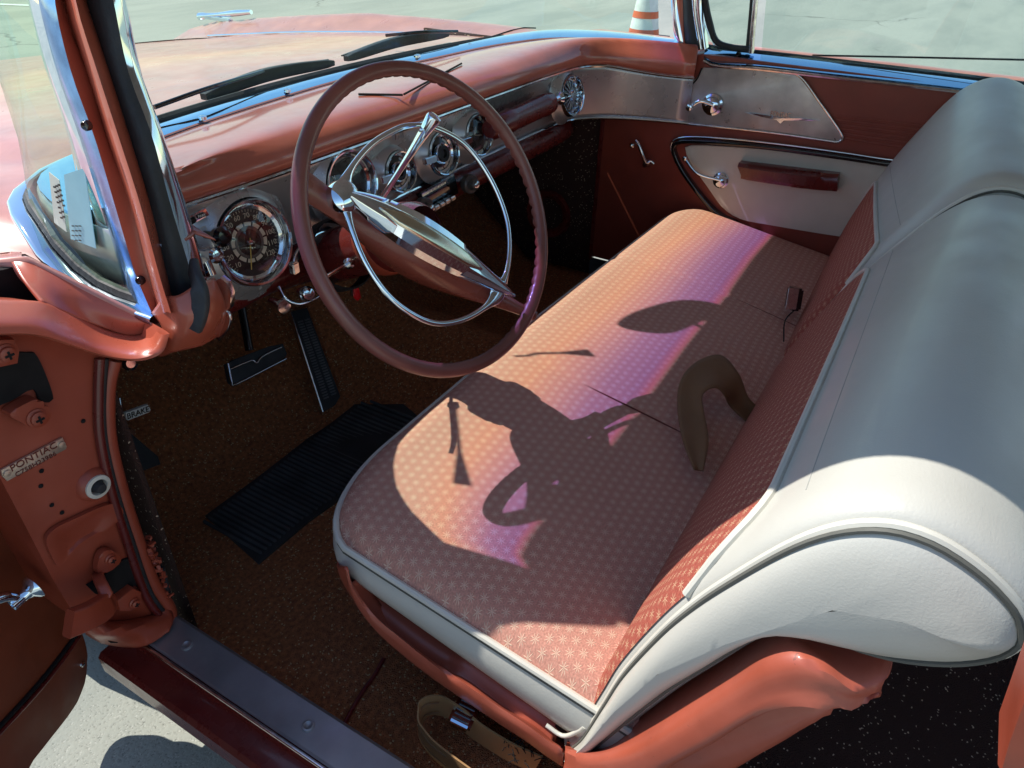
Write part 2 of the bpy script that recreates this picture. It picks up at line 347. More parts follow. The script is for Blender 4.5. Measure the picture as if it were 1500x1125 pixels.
for q in range(NB):      # glass foot dips towards both pillars
    for y_, z_ in ZF:
        if glb[q].y <= y_: lo_ = (y_, z_)
        else: break
    yy_ = ZF
    for (ya, za), (yb, zb_) in zip(yy_[:-1], yy_[1:]):
        if yb <= glb[q].y <= ya: glb[q].z = za+(zb_-za)*(ya-glb[q].y)/(ya-yb)
    if glb[q].y < .13: glb[q].z = .880
# hood and fenders
def hz(x, y):
    y0 = max(0, y-.5)/1.65; z = .952-.155*y0**1.6; ax = abs(x)
    z += .040*math.exp(-((ax-.87)/.075)**2)*min(1, y0*2+.15); z -= .014*math.exp(-((ax-.70)/.06)**2)*min(1, y0*3); z += .012*math.exp(-(ax/.35)**2)*min(1, y0*3)
    if ax > .93: z -= ((ax-.93)/.06)**2*.03
    return z
out2 = cr([V((x, y, 0)) for x, y in mirror([(-.905, .27), (-.955, .335), (-.985, .46), (-.99, .8), (-.985, 1.3), (-.97, 1.8), (-.90, 2.05), (-.65, 2.13), (-.3, 2.16), (0, 2.17)])], NB)
rows = []
for q in range(NB):
    a = glb[q]; dirn = V((a.x*.04, .012, 0)); a = a+V((math.copysign(.012, a.x)*min(1, abs(a.x)/.7), .012, 0)); r = []
    for k_ in range(34):
        t = (k_/33)**1.15; p = a.lerp(out2[q], t); z = hz(p.x, p.y); r.append(V((p.x, p.y, z+(a.z-hz(a.x, a.y))*max(0, 1-t*(1.2 if abs(a.z-.955) > .01 else 5)))))
    e = r[-1]; r += [V((e.x+math.copysign(.006, e.x), e.y+.01, e.z-.03)), V((e.x+math.copysign(.006, e.x), e.y+.012, e.z-.16))]; rows.append(r)
rows_hood0 = [rows[0][i_] for i_ in (0, 6, 12, 18, 24, 29, 33)]
bm = bmesh.new(); add_grid(bm, rows); hood = new('hood', bm, M['hoodpaint'], car, None, 50, solid=.006, off=-1)
# shut lines follow the surface
def onhood(pts, name, r=.0018):
    path = [V((p.x, p.y, hz(p.x, p.y)+.0015)) for p in cr(pts, 50)]
    bm = bmesh.new(); add_sweep(bm, path, circ(r, 6)); new(name, bm, M['shadeblack'], hood)
onhood([P(-60, 203, 'z', .93), P(0, 215, 'z', .93), P(55, 228, 'z', .93), P(120, 232, 'z', .93), V((-.3, .70, 0)), V((0, .71, 0)), V((.6, .68, 0)), V((.93, .60, 0))], 'hood_gap')
onhood([V((.62, .80, 0)), V((.66, 1.2, 0)), V((.64, 1.7, 0)), V((.55, 2.1, 0))], 'hood_side_gap')
onhood([V((-.62, .80, 0)), V((-.66, 1.2, 0)), V((-.64, 1.7, 0)), V((-.55, 2.1, 0))], 'hood_side_gap')
# fender flanks and nose so the car stands as a body
def wall(name, top, zb, mat, parent, out=.01, th=.006):
    bm = bmesh.new(); add_grid(bm, [[p, p+V((0, 0, (zb-p.z)*.5)), V((p.x, p.y, zb))] for p in top]); return new(name, bm, mat, parent, None, 40, solid=th, off=0)
for sg in (-1, 1):
    pts = [V((sg*.985, y, hz(.985, y)-.15)) for y in (.46, .8, 1.3, 1.8, 2.0)]; wall('fender', pts, .24, M['hoodpaint'], car)
wall('grille_panel', [V((x, 2.14-.12*abs(x), .66)) for x in (-.95, -.5, 0, .5, .95)], .25, M['chrome'], car)
for sg in (-1, 1):
    for wy in (1.42, -1.65):
        w_ = lathe('wheel', [(.0, .0), (.2, .0), (.26, .02), (.34, .02), (.355, -.02), (.355, -.14), (.30, -.17), (.0, -.17)], (sg*.93, wy, .495), (sg, 0, 0), M['black'], car, 40)
        lathe('hubcap', [(.0, .035), (.08, .03), (.17, .012), (.19, .002)], (sg*.93, wy, .495), (sg, 0, 0), M['chrome'], w_, 32)
# chrome fender-top sight on the far fender
orn = [P(296, 43, 'x', .86), P(320, 40, 'x', .86), P(345, 39, 'x', .86), P(371, 37, 'x', .86)]
orn = [V((p.x, p.y, hz(.86, p.y)+.022)) for p in orn]
bm = bmesh.new(); add_sweep(bm, cr(orn, 14), circ(.013, 10), scale=lambda t: .75+.25*math.cos(t*9)*.5+.2*(t < .15))
add_box(bm, orn[1]-V((0, 0, .012)), (.02, .16, .014), None, .003); new('fender_ornament', bm, M['chrome'], hood)
for p, h in ((orn[0], .02), (orn[-1], .02)): pass
# cowl trim strips seen on the far side of the hood
tube('hood_trim', [V((.735, y, hz(.735, y)+.006)) for y in (.95, 1.2, 1.5, 1.9)], .004, M['chrome'], hood, 24)

# ================================================================== windshield
bm = bmesh.new(); add_grid(bm, [[glb[q].lerp(glt[q], k_/10)+V((0, .018*math.sin(math.pi*k_/10), 0)) for k_ in range(11)] for q in range(NB)])
ws = new('windshield', bm, M['windshield'], car, None, 180)
# lower garnish moulding (inside chrome) and gasket
gar0 = bl; gar1 = []
for q in range(NB):
    d = glb[q]-bl[q]; d.z = 0; gar1.append(bl[q]+d*.80+V((0, 0, .004)))
bm = bmesh.new(); add_grid(bm, [[gar0[q]+V((0, 0, -.010)), gar0[q], gar0[q].lerp(gar1[q], .25)+V((0, 0, .0025)), gar0[q].lerp(gar1[q], .7)+V((0, 0, .0025)), gar1[q], gar1[q]+V((0, 0, -.03))] for q in range(4, NB)])
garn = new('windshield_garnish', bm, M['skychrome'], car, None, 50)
bm = bmesh.new()
for px in ((297, 173), (421, 133), (612, 82), (563-60+107, 83), (688, 66), (815, 53)):
    p = P(px[0], px[1], 'z', .980); add_lathe(bm, [(.007, -.002), (.0065, .003), (.003, .0045), (0, .0045)], p, (0, 0, 1), 12)
new('garnish_screw', bm, M['chrome'], garn)
def inn(p, d): return p+V((-math.copysign(d, p.x)*min(1, abs(p.x)/.55), -d*(1 if abs(p.x) < .72 else .3), 0))
bm = bmesh.new(); add_sweep(bm, [inn(glb[q], .006)+V((0, 0, .010)) for q in range(NB)], circ(.009, 8)); new('windshield_gasket', bm, M['black'], car)
bm = bmesh.new(); add_grid(bm, [[gar1[q]+V((0, 0, -.006)), inn(glb[q], .012)+V((0, 0, .004))] for q in range(NB)]); new('glass_ledge', bm, M['sillmetal'], car, None, 60, solid=.003)
# outer reveal moulding round the near and far corners
def off_curve(c, dxy, dz): return [p+V((math.copysign(dxy, p.x)*min(1, abs(p.x)/.55), dxy*(1 if abs(p.x) < .72 else .3), dz)) for p in c]
bm = bmesh.new(); add_sweep(bm, off_curve(glb, .012, .004), rrect(.012, .022, .005), up=(0, 0, 1)); new('reveal_moulding', bm, M['chrome'], car)
# wipers lying on the glass foot
def wiper(p0, p1, a0, a1):
    w = P(*p0, 'z', .985); e = P(*p1, 'z', .985); mid = w.lerp(e, .5)+V((0, .012, .006))
    bm = bmesh.new(); add_sweep(bm, cr([w, mid, e], 20), rrect(.024, .014, .003), up=(0, 0, 1), scale=lambda t: (.45+.55*math.sin(math.pi*min(1, max(0, t)))**.5, 1)); blade = new('wiper_blade', bm, M['black'], car)
    bm = bmesh.new(); add_sweep(bm, cr([w+V((0, .012, .005)), mid+V((0, .012, .009)), e+V((0, .012, .005))], 16), rrect(.003, .005, .001), up=(0, 0, 1)); new('blade_bridge', bm, M['bakelite'], blade)
    tube('wiper_arm', [P(*a0, 'z', 1.0), P((a0[0]+a1[0])/2, (a0[1]+a1[1])/2-2, 'z', 1.01), P(*a1, 'z', 1.0)], .004, M['blackgloss'], blade, 12)
wiper((298, 142), (487, 92), (226, 157), (385, 105)); wiper((507, 86), (655, 50), (565, 52), (670, 46))
# hairline on the glass of the driver corner: inspection stickers
def on_ws(px): # intersect with the near side of the glass
    best = None; r = ray(*px)
    for q in range(NB-1):
        for k_ in range(10):
            c = [glb[a].lerp(glt[a], b/10)+V((0, .018*math.sin(math.pi*b/10), 0)) for a, b in ((q, k_), (q+1, k_), (q+1, k_+1), (q, k_+1))]
            for tri in ((0, 1, 2), (0, 2, 3)):
                from mathutils.geometry import intersect_ray_tri
                h = intersect_ray_tri(c[tri[0]], c[tri[1]], c[tri[2]], r, CAM, True)
                if h is not None and (best is None or (h-CAM).length < best[0]): best = ((h-CAM).length, h)
    return best[1]-r*.003 if best else P(px[0], px[1], 'x', -.8)
def sticker(name, c4, mat, label):
    bm = bmesh.new(); n_ = 6; rows = []
    for i in range(n_):
        rows.append([on_ws(tuple((V((*c4[0], 0)).lerp(V((*c4[1], 0)), i/(n_-1))).lerp(V((*c4[3], 0)).lerp(V((*c4[2], 0)), i/(n_-1)), j/(n_-1))[:2])) for j in range(n_)])
    add_grid(bm, rows); return new(name, bm, mat, ws, label, 0, solid=.0008)
st1 = sticker('sticker', [(72, 252), (87, 264), (98, 340), (80, 326)], M['paperw'], 'white printed sticker inside the near corner of the windshield')
st2 = sticker('sticker', [(94, 256), (124, 246), (141, 364), (104, 350)], M['paperb'], 'pale blue sticker inside the near corner of the windshield')
bm = bmesh.new()
for i in range(7):
    for j in range(3):
        if random.random() < .8:
            c = on_ws((80+i*1.7+j*3.2, 274+i*7.5-j*1.5)); add_box(bm, c-ray(80, 280)*.002, (.0008, .0032, .0022), Euler((0, 0, .3)).to_matrix())
for i in range(3):
    for j in range(4):
        c = on_ws((107+i*5, 331+j*7)); add_box(bm, c-ray(110, 330)*.002, (.0008, .0034, .0012), Euler((0, 0, .3)).to_matrix())
new('sticker_print', bm, M['bakelite'], st1)

# ================================================================== near A-pillar built as strips: (px at rows, x)
RY = [0, 105, 200, 300, 400, 458]
B = [  # left boundary px per row, plane x
 ([43, 70, 102, 125, 152, 172], -.797), ([56, 83, 116, 147, 176, 190], -.818), ([80, 104, 138, 168, 198, 222], -.836), ([90, 127, 156, 190, 216, 232], -.826),
 ([108, 140, 171, 203, 230, 248], -.853), ([126, 160, 190, 220, 244, 258], -.822), ([166, 188, 223, 250, 280, 296], -.800), ([184, 207, 240, 273, 301, 312], -.768)]
hd = [(.155, .78), (.150, .78), (.14, .78), (.13, .78), (.12, .77), (.11, .77), (.10, .765), (.10, .75)]
LEAN = [0, .005, .02, .035, .045, .045, .032, .018]
def bcurve(i, n=30):
    px, X = B[i]; pts = [P(a, y, 'x', X+LEAN[i]*(458-y)/458) for a, y in zip(px, RY)]; pts.reverse(); t = pts[-1]; s_ = pts[-1]-pts[-2]
    xe = -.782 if i <= 1 else -.768 if i <= 5 else -.754
    for dz, dy, fx in ((.05, .008, .45), (.11, .025, .88), (.19, .09, 1.0)): pts.append(V((t.x+(xe-t.x)*fx, t.y+dy, t.z+dz)))
    return cr(pts, n)
BC = [bcurve(i) for i in range(8)]
def strip(name, i, j, mat, bulge=.004, parent=car, seg=4, back=.012):
    A, C_ = BC[i], BC[j]; rows = []
    for a, c in zip(A, C_):
        d = (c-a); nn = V((d.y, -d.x, 0)).normalized(); 
        if nn.dot(V((-1, -.6, 0))) < 0: nn = -nn
        aw = V((.35, .94, 0))*back; ctl = [BC[k2][len(rows)] for k2 in range(i, j+1)]
        if len(ctl) == 2: fr_ = [a.lerp(c, k_/seg)+nn*bulge*math.sin(math.pi*k_/seg) for k_ in range(seg+1)]
        else: fr_ = [ctl[0], ctl[0].lerp(ctl[1], .5)+V((.004, 0, 0)), ctl[1], ctl[1].lerp(ctl[2], .6)+V((-.002, 0, 0)), ctl[2]+V((0, .004, 0)), ctl[2]+V((0, -.003, 0)), ctl[2].lerp(ctl[3], .5), ctl[3]]
        rows.append([a+aw]+fr_+[c+aw])
    bm = bmesh.new(); add_grid(bm, rows, closev=True); bm.faces.new([v for v in bm.verts][:len(rows[0])]); return new(name, bm, mat, parent, None, 40)
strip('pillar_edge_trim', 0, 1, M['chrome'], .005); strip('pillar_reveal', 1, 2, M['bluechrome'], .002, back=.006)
pil = strip('windshield_pillar', 2, 5, M['paint'], .010, seg=6, back=.022)
strip('pillar_weatherstrip', 5, 6, M['black'], .006, back=.014); strip('pillar_garnish', 6, 7, M['chrome'], .005)
bm = bmesh.new()
for px in ((126, 184), (205, 411)):
    p = P(*px, 'x', -.833); add_lathe(bm, [(0, .002), (.004, .003), (.0055, .001), (.0055, -.003)], p, (-1, -.4, .1), 12)
new('pillar_screw', bm, M['blackgloss'], pil)
# inner chrome foot of the garnish over the dash end
slab('garnish_foot', [P(285, 398, 'x', -.757), P(300, 384, 'x', -.757), P(309, 405, 'x', -.757), P(287, 414, 'x', -.757)], (-1, -.3, .2), .012, M['chrome'], car, .003)

# ================================================================== far A-pillar, vent window frame
FR = [(983, 988), (991, 1000), (1000, 1003), (1013, 1021), (1019, 1027), (1027, 1033)]
def fcurve(i):
    a, b = FR[i]; X = .772 if i < 3 else .765; pts = [P(b+2, 72, 'x', X), P(b, 58, 'x', X), P((a+b)/2-.6, 30, 'x', X), P(a, 0, 'x', X)]; t = pts[-1]
    for dz, dy in ((.10, .02), (.18, .07), (.27, .20)): pts.append(V((t.x-.03*dz/.27, t.y+dy, t.z+dz)))
    return cr(pts, 20)
FC = [fcurve(i) for i in range(6)]
def fstrip(name, i, j, mat, bul=.003):
    rows = []
    for a, c in zip(FC[i], FC[j]): rows.append([a+V((.02, 0, 0))]+[a.lerp(c, k_/4)-V((bul*math.sin(math.pi*k_/4), 0, 0)) for k_ in range(5)]+[c+V((.02, 0, 0))])
    bm = bmesh.new(); add_grid(bm, rows, closev=True); return new(name, bm, mat, car, None, 40)
fstrip('pillar_garnish', 0, 1, M['chrome']); fstrip('windshield_pillar', 1, 2, M['paint']); fstrip('pillar_weatherstrip', 2, 3, M['black'], .004); fstrip('pillar_edge_trim', 3, 4, M['oldchrome']); fstrip('pillar_reveal', 4, 5, M['chrome'])

# ================================================================== roof, rails, rear of the cabin
rf = []
for k_ in range(15):
    t = k_/14; y0 = -1.95*t; r = []
    for q in range(NB):
        u = q/(NB-1)*2-1; e = glt[q]; yy = e.y*(1-t)+(-1.72+.05*(1-u*u))*t; u = e.x/.784 if t < .01 else u; xx = (.772-.004*min(1, t*4))*u if t > .02 else e.x
        r.append(V((xx, yy, 1.411+.07*(1-u*u)*math.sin(math.pi*min(1, t*.9))**.6+.03*math.sin(math.pi*t)-.03*t)))
    rf.append(r)
bm = bmesh.new(); add_grid(bm, rf); roof = new('roof', bm, [M['headliner'], M['hoodpaint']], car, None, 50, solid=.03, off=1)
roof.modifiers['thick'].material_offset = 0
# ================================================================== dashboard
ed2 = [(-.735, .315), (-.5, .302), (-.2, .30), (.2, .30), (.48, .298), (.61, .285), (.675, .235), (.712, .13), (.728, .01)]
def edc(dy=0, z=.93, dx=0): return cr([V((x+(dx if x > .6 else 0), y+dy*(1 if x < .6 else max(0, (.73-x)/.13)), z)) for x, y in ed2], 50)
E0 = edc(0, .930); E1 = edc(.030, .786)
for q, p in enumerate(E0):      # the brow dips in a wave where it runs back to the door
    t = q/49
    if t > .86: p.z -= .006*math.sin((t-.86)/.14*math.pi)+.012*(t-.86)/.14
for q, p in enumerate(E1):
    t = q/49
    if t > .8: p.z += .012*(t-.8)/.2; p.x += .006*(t-.8)/.2
gar = cr(bl, 50)
rows = []
for q in range(50):
    g_ = gar[q]+V((0, 0, -.004)); e = E0[q]; d = (e-g_); r = []
    for t, up, ext in ((0, 0, 0), (.25, .006, 0), (.5, .010, 0), (.75, .012, 0), (.90, .009, 0), (.98, .000, .0)):
        p = g_+V((d.x*t, d.y*t, 0)); p.z = g_.z+up-(.0 if t < .9 else 0); r.append(p)
    o_ = V((0, -.014, 0)) if e.x < .6 else V((-.014, -.004, 0))
    r += [V((e.x, e.y, .962))+o_*.7, V((e.x, e.y, .950))+o_, V((e.x, e.y, e.z+.006))+o_*.9, e+o_*.1]
    rows.append(r)
rows = [[V(p) for p in r] for r in rows]; cols = []
bm = bmesh.new(); add_grid(bm, [cr(r, 22) for r in rows]); dash = new('dashboard', bm, M['dashpaint'], car, None, 60, solid=.004, off=-1)
# upper chrome line under the brow, silver face, lower chrome line
bm = bmesh.new(); add_sweep(bm, [p+V((0, -.002, -.003)) for p in E0], circ(.0042, 8)); new('brow_trim', bm, M['oldchrome'], dash)
frows = []
for a, b in zip(E0, E1):
    frows.append([a.lerp(b, t)+V((0, .010*math.sin(math.pi*t)*(1 if a.x < .6 else 0), 0)) for t in [i/10 for i in range(11)]])
bm = bmesh.new(); add_grid(bm, frows); face = new('instrument_panel', bm, M['silver'], dash, None, 60, solid=.003, off=0)
bm = bmesh.new(); add_sweep(bm, [p+V((0, -.004, 0)) for p in E1], circ(.0040, 8)); new('panel_trim', bm, M['chrome'], dash)
L0 = [V((x, .332, .784)) for x in (-.735, .68)]; xs = [-.735+i*(.68+.735)/40 for i in range(41)]
prof = [(.334, .784), (.318, .778), (.306, .764), (.303, .748), (.310, .733), (.330, .722), (.365, .716), (.42, .73)]
bm = bmesh.new(); add_grid(bm, [cr([V((x, y+.02*max(0, (x-.55)/.13)**2, z)) for y, z in prof], 18) for x in xs]); low = new('lower_dash', bm, M['dkmaroon'], dash, None, 60, solid=.003)
# chrome end of the dash at the driver door
slab('dash_end_cap', [P(314, 412, 'x', -.765), P(322, 407, 'x', -.765), P(332, 415, 'x', -.765), P(338, 432, 'x', -.765), P(337, 452, 'x', -.765), P(324, 463, 'x', -.765)], (-1, -.35, .1), .01, M['oldchrome'], dash, .003)
tube('dash_end_trim', [P(324, 458, 'x', -.762), P(334, 461, 'x', -.762), P(331, 477, 'x', -.762), P(318, 494, 'x', -.762)], .004, M['oldchrome'], dash, prof=rrect(.011, .004, .0015))
# defroster slit and lid line on the dash top
for nm, a, b in (('defroster_slot', (592, 138), (676, 93)), ('lid_line', (525, 138), (590, 139))):
    p, q = P(*a, 'z', .985), P(*b, 'z', .985); bm = bmesh.new(); add_sweep(bm, [p, p.lerp(q, .5), q], circ(.0022, 6)); new(nm, bm, M['shadeblack'], dash)
# ---- round gauges
NRM = V((-.12, -1, .20)).normalized()
def pod(name, px, R, y=.283, depth=.05, dial=True, sub=0):
    c = P(*px, 'y', y); pr = [(R*1.10, -depth), (R*1.08, -.02), (R*1.05, -.004), (R, .004), (R*.95, .003), (R*.90, -.004), (R*.88, -.010), (R*.80, -.013), (R*.78, -.018)]
    o = lathe(name, pr, c, NRM, M['chrome'], dash, 40)
    lathe('dial', [(R*.80, -.017), (R*.4, -.0175), (0, -.0175)], c, NRM, M['dialblack'], o, 32, smooth=0)
    lathe('dial_lens', [(R*.86, -.009), (R*.5, -.003), (0, -.001)], c, NRM, M['dialglass'], o, 32)
    # pressed cup round the bezel
    bm = bmesh.new(); add_lathe(bm, [(R*1.5, -.030), (R*1.32, -.024), (R*1.18, -.012), (R*1.06, -.008)], c, (0, -1, .1), 40, sx=1.0); new('bezel_cup', bm, M['silver'], o, None, 60)
    return o, c
def ring(name, c, r0, r1, h, mat, parent, a0=0, a1=360, n=40, gap=None):
    B_ = basis(NRM); bm = bmesh.new(); m_ = int(n*(a1-a0)/360)
    for i in range(m_):
        if gap and i % gap == 0: continue
        t0, t1 = rad(a0+(a1-a0)*i/m_), rad(a0+(a1-a0)*(i+1)/m_)
        vs = [bm.verts.new(c+B_ @ V((r*math.cos(t), r*math.sin(t), h))) for r, t in ((r0, t0), (r1, t0), (r1, t1), (r0, t1))]; bm.faces.new(vs)
    bmesh.ops.remove_doubles(bm, verts=bm.verts, dist=1e-6); return new(name, bm, mat, parent, None, 0, solid=.0006)
sp, sc = pod('speedometer', (374, 356), .0665); B_ = basis(NRM)
ring('outer_scale', sc, .0575, .0625, -.0085, M['oldchrome'], sp, -150, 75, 60, 6)
ring('inner_scale', sc, .026, .032, -.016, M['cream'], sp, 0, 360, 60, 5)
ring('centre_ring', sc, .021, .0255, -.016, M['bakelite'], sp, 0, 360, 40)
for i, num in enumerate(('10', '20', '30', '40', '50', '60', '70', '80', '90', '100', '110', '120')):
    a = rad(222-i*24); text('speed_number', num, sc+B_ @ V((.0415*math.cos(a), .0415*math.sin(a), -.0165)), NRM, (0, 0, 1), .0115, M['cream'], sp, ext=.0002)
bm = bmesh.new()
for i in range(45):
    a = rad(226-i*6.1); r0 = .048 if i % 4 else .0465; c = sc+B_ @ V((.0495*math.cos(a), .0495*math.sin(a), -.0165)); R_ = B_ @ Matrix.Rotation(a, 3, 'Z'); add_box(bm, c, (.0035, .0007, .0004), R_)
new('speed_ticks', bm, M['cream'], sp)
a = rad(-106); bm = bmesh.new(); R_ = B_ @ Matrix.Rotation(a, 3, 'Z'); add_box(bm, sc+B_ @ V((.018*math.cos(a), .018*math.sin(a), -.014)), (.050, .0016, .0006), R_); new('needle', bm, M['yellow'], sp)
lathe('needle_hub', [(0, .0), (.004, -.0005), (.0055, -.004)], sc+NRM*-.011, NRM, M['chrome'], sp, 16)
g2, c2 = pod('engine_gauge_dial', (517, 268), .056)
ring('outer_scale', c2, .048, .0525, -.0085, M['cream'], g2, -140, 70, 50, 5)
for i, num in enumerate(('H', 'C')):
    a = rad(150-i*120); text('gauge_letter', num, c2+B_ @ V((.03*math.cos(a), .03*math.sin(a), -.0165)), NRM, (0, 0, 1), .010, M['cream'], g2, ext=.0002)
def knobpod(name, px, R, y=.285):
    o, c = pod(name, px, R, y); ring('outer_scale', c, R*.66, R*.76, -.014, M['cream'], o, -120, 60, 40, 4)
    lathe('knob', [(R*.46, -.018), (R*.44, .002), (R*.36, .006), (R*.20, .006), (R*.18, .002), (0, .002)], c+V((-.008, 0, .002)), NRM, M['blackgloss'], o, 28)
    lathe('knob_rim', [(R*.40, .005), (R*.46, .0065), (R*.50, .003), (R*.49, -.002)], c+V((-.008, 0, .002)), NRM, M['chrome'], o, 28)
    # little lever arm with blue-reflecting bright tab on the left
    B2 = basis(NRM); box('lever_tab', c+B2 @ V((-R*1.35, 0, .012)), (R*.8, .014, .012), M['chrome'], o, B2, .002); return o, c
knobpod('heater_dial', (588, 252), .0385); knobpod('defroster_dial', (651, 225), .0430)
o, c = pod('clock', (703, 198), .0430); ring('outer_scale', c, .034, .038, -.010, M['cream'], o, -140, 60, 40, 4); B2 = basis(NRM); box('lever_tab', c+B2 @ V((-.06, 0, .010)), (.035, .013, .012), M['chrome'], o, B2, .002)
bm = bmesh.new()
for a, l_ in ((70, .018), (-10, .024)): add_box(bm, c+B2 @ V((l_/2*math.cos(rad(a)), l_/2*math.sin(rad(a)), -.015)), (l_, .0014, .0005), B2 @ Matrix.Rotation(rad(a), 3, 'Z'))
new('clock_hands', bm, M['cream'], o)
o, c = pod('vent_dial', (839, 140), .050, .272); bm = bmesh.new()
for i in range(9):
    a = i*math.pi/9; add_box(bm, c+NRM*-.006, (.076, .0035, .010), B2 @ Matrix.Rotation(a, 3, 'Z'))
new('vent_spokes', bm, M['chrome'], o)
lathe('hub_cap', [(.014, -.002), (.012, .004), (0, .006)], c, NRM, M['chrome'], o, 20)
# glovebox roll handle between the clock and the vent
a, b = P(716, 190, 'y', .272), P(806, 150, 'y', .268); hnd = lathe('glovebox_roll', [(0, -.002), (.018, 0), (.025, .01), (.026, .06), (.0275, .075), (.0275, .085), (.026, .10), (.026, (b-a).length-.05), (.0275, (b-a).length-.04), (.0275, (b-a).length-.03), (.025, (b-a).length-.004), (0, (b-a).length)], a, (b-a), M['dkmaroon'], dash, 24)
lathe('handle_boss', [(.018, 0), (.016, .012), (.010, .020), (.010, .040), (.016, .048)], b, (b-a), M['chrome'], hnd, 20)
# small plates on the face
def plate(name, c4, y, mat, parent, th=.006):
    return slab(name, [P(*q, 'y', y) for q in c4], (0, -1, .1), th, mat, parent, .001)
pl = plate('vent_plate', [(600, 178), (631, 166), (634, 173), (603, 186)], .296, M['chrome'], face)
pl = plate('light_switch_plate', [(276, 318), (301, 305), (307, 315), (282, 329)], .292, M['chrome'], face)
plate('switch_window', [(290, 316), (300, 311), (303, 316), (293, 321)], .2885, M['blackgloss'], face, .003); plate('switch_window', [(279, 322), (286, 318), (289, 324), (282, 328)], .2885, M['shadeblack'], face, .003)
text('switch_lettering', 'PARK', P(296, 316, 'y', .2850), (0, -1, .1), (0, 0, 1), .0055, M['white'], face, ext=.0002)
text('lights_lettering', 'LIGHTS', P(291, 338, 'y', .292), (0, -1, .1), (0, 0, 1), .009, M['cream'], face, ext=.0002)
plate('indicator_plate', [(566, 190), (592, 180), (594, 186), (569, 196)], .290, M['oldchrome'], face)
bm = bmesh.new()
for px in ((577, 200), (588, 197)): add_box(bm, P(*px, 'y', .288), (.003, .008, .012))
new('indicator_toggle', bm, M['chrome'], face)
kb = lathe('lights_knob', [(.006, -.02), (.006, .01), (.013, .014), (.015, .026), (.010, .032), (0, .033)], P(312, 345, 'y', .275), NRM, M['blackgloss'], face, 20)
lathe('wiper_knob', [(.006, -.02), (.006, .01), (.011, .014), (.012, .026), (.008, .030), (0, .031)], P(303, 372, 'y', .275), NRM, M['chrome'], face, 20)
# chrome V clips round the speedometer foot
bm = bmesh.new(); add_sweep(bm, cr([P(408, 420, 'y', .275), P(418, 438, 'y', .262), P(436, 446, 'y', .25), P(455, 441, 'y', .24), P(470, 432, 'y', .24)], 18), rrect(.010, .004, .0015)); brk = new('light_pull', bm, M['chrome'], dash)
lathe('pull_knob', [(0, .012), (.010, .010), (.013, .004), (.012, -.006), (.009, -.02)], P(449, 430, 'y', .235), (-.3, -1, .3), M['chrome'], brk, 20)
lathe('brake_release', [(.007, -.03), (.007, 0), (.012, .003), (.012, .010), (0, .012)], P(412, 447, 'y', .27), (-.2, -1, .1), M['oldchrome'], dash, 16)
bm = bmesh.new(); add_sweep(bm, cr([P(428, 400, 'y', .262), P(434, 378, 'y', .262), P(440, 366, 'y', .27)], 10), rrect(.012, .006, .002)); add_box(bm, P(431, 392, 'y', .258), (.014, .012, .02), None, .002); new('bezel_clip', bm, M['oldchrome'], dash)
slab('key_tag', [P(519, 420, 'y', .26), P(526, 421, 'y', .26), P(529, 436, 'y', .26), P(524, 441, 'y', .26), P(519, 437, 'y', .26)], (-.3, -1, 0), .004, M['red'], dash, .001)
slab('key', [P(514, 421, 'y', .262), P(517, 421, 'y', .262), P(518, 433, 'y', .262), P(514, 433, 'y', .262)], (-.3, -1, 0), .002, M['chrome'], dash)
# knob just right of the gear lever root
lathe('ignition_switch', [(.015, -.02), (.015, .0), (.011, .006), (.011, .018), (.007, .022), (0, .022)], P(577, 312, 'y', .30), NRM, M['chrome'], dash, 20)
# radio
rd = slab('radio', [P(619, 289, 'y', .299), P(668, 262, 'y', .299), P(672, 283, 'y', .299), P(624, 312, 'y', .299)], (0, -1, -.1), .02, M['blackgloss'], dash, .002)
slab('dial_window', [P(617, 281, 'y', .297), P(665, 255, 'y', .297), P(668, 264, 'y', .297), P(620, 291, 'y', .297)], (0, -1, .5), .006, M['radioglass'], rd, .001)
text('dial_numbers', '55 60 80 10 14 16', P(642, 273, 'y', .2935), (0, -1, .5), (0, 0, 1), .010, M['dkmaroon'], rd, ext=.0002, rightdir=P(665, 255, 'y', .297)-P(617, 281, 'y', .297))
for i in range(5):
    t = i/4; c = P(630+t*31, 308-t*18, 'y', .290); box('push_button', c, (.018, .014, .010), M['oldchrome'], rd, None, .002)
for px in ((614, 303), (681, 268)):
    kn = lathe('tuning_knob', [(.008, -.01), (.008, .004), (.021, .006), (.022, .020), (.019, .023), (.013, .023), (.012, .034), (.009, .037), (0, .037)], P(*px, 'y', .297), (-.15, -1, .1), M['bakelite'], rd, 28)
    lathe('knob_cap', [(.009, .038), (.006, .040), (0, .040)], P(*px, 'y', .297), (-.15, -1, .1), M['oldchrome'], kn, 20)

# ================================================================== steering wheel
WC = V((-.4512, 0.0, .9076)); WN = V((-.174, -1, .5275)).normalized(); WU = V((0, 0, 1)).cross(WN).normalized(); WV = WN.cross(WU)
def wp(a, r, h=0): return WC+WU*(r*math.cos(a))+WV*(r*math.sin(a))+WN*h
def pw(px, h=0): return PP(px[0], px[1], WC+WN*h, WN)
sw = None; RR = .2185; n = 360; rows = []
for i in range(n):
    a = 2*math.pi*i/n; d = math.degrees(a) % 360; rr = .0106; row = []
    sc_ = 0
    sc_ = .0042*(abs(math.sin(a*40))**.5-1)
    for k_ in range(16):
        b = 2*math.pi*k_/16; inw = max(0, -(.60*math.cos(b)+.80*math.sin(b)))
        rad_ = rr*(1+.05*math.cos(2*b))+sc_*inw**2; row.append(wp(a, RR+rad_*math.cos(b), rad_*1.05*math.sin(b)))
    rows.append(row)
bm = bmesh.new(); add_grid(bm, rows, closeu=True, closev=True); sw = new('steering_wheel', bm, M['wheelrim'], car, None, 60)
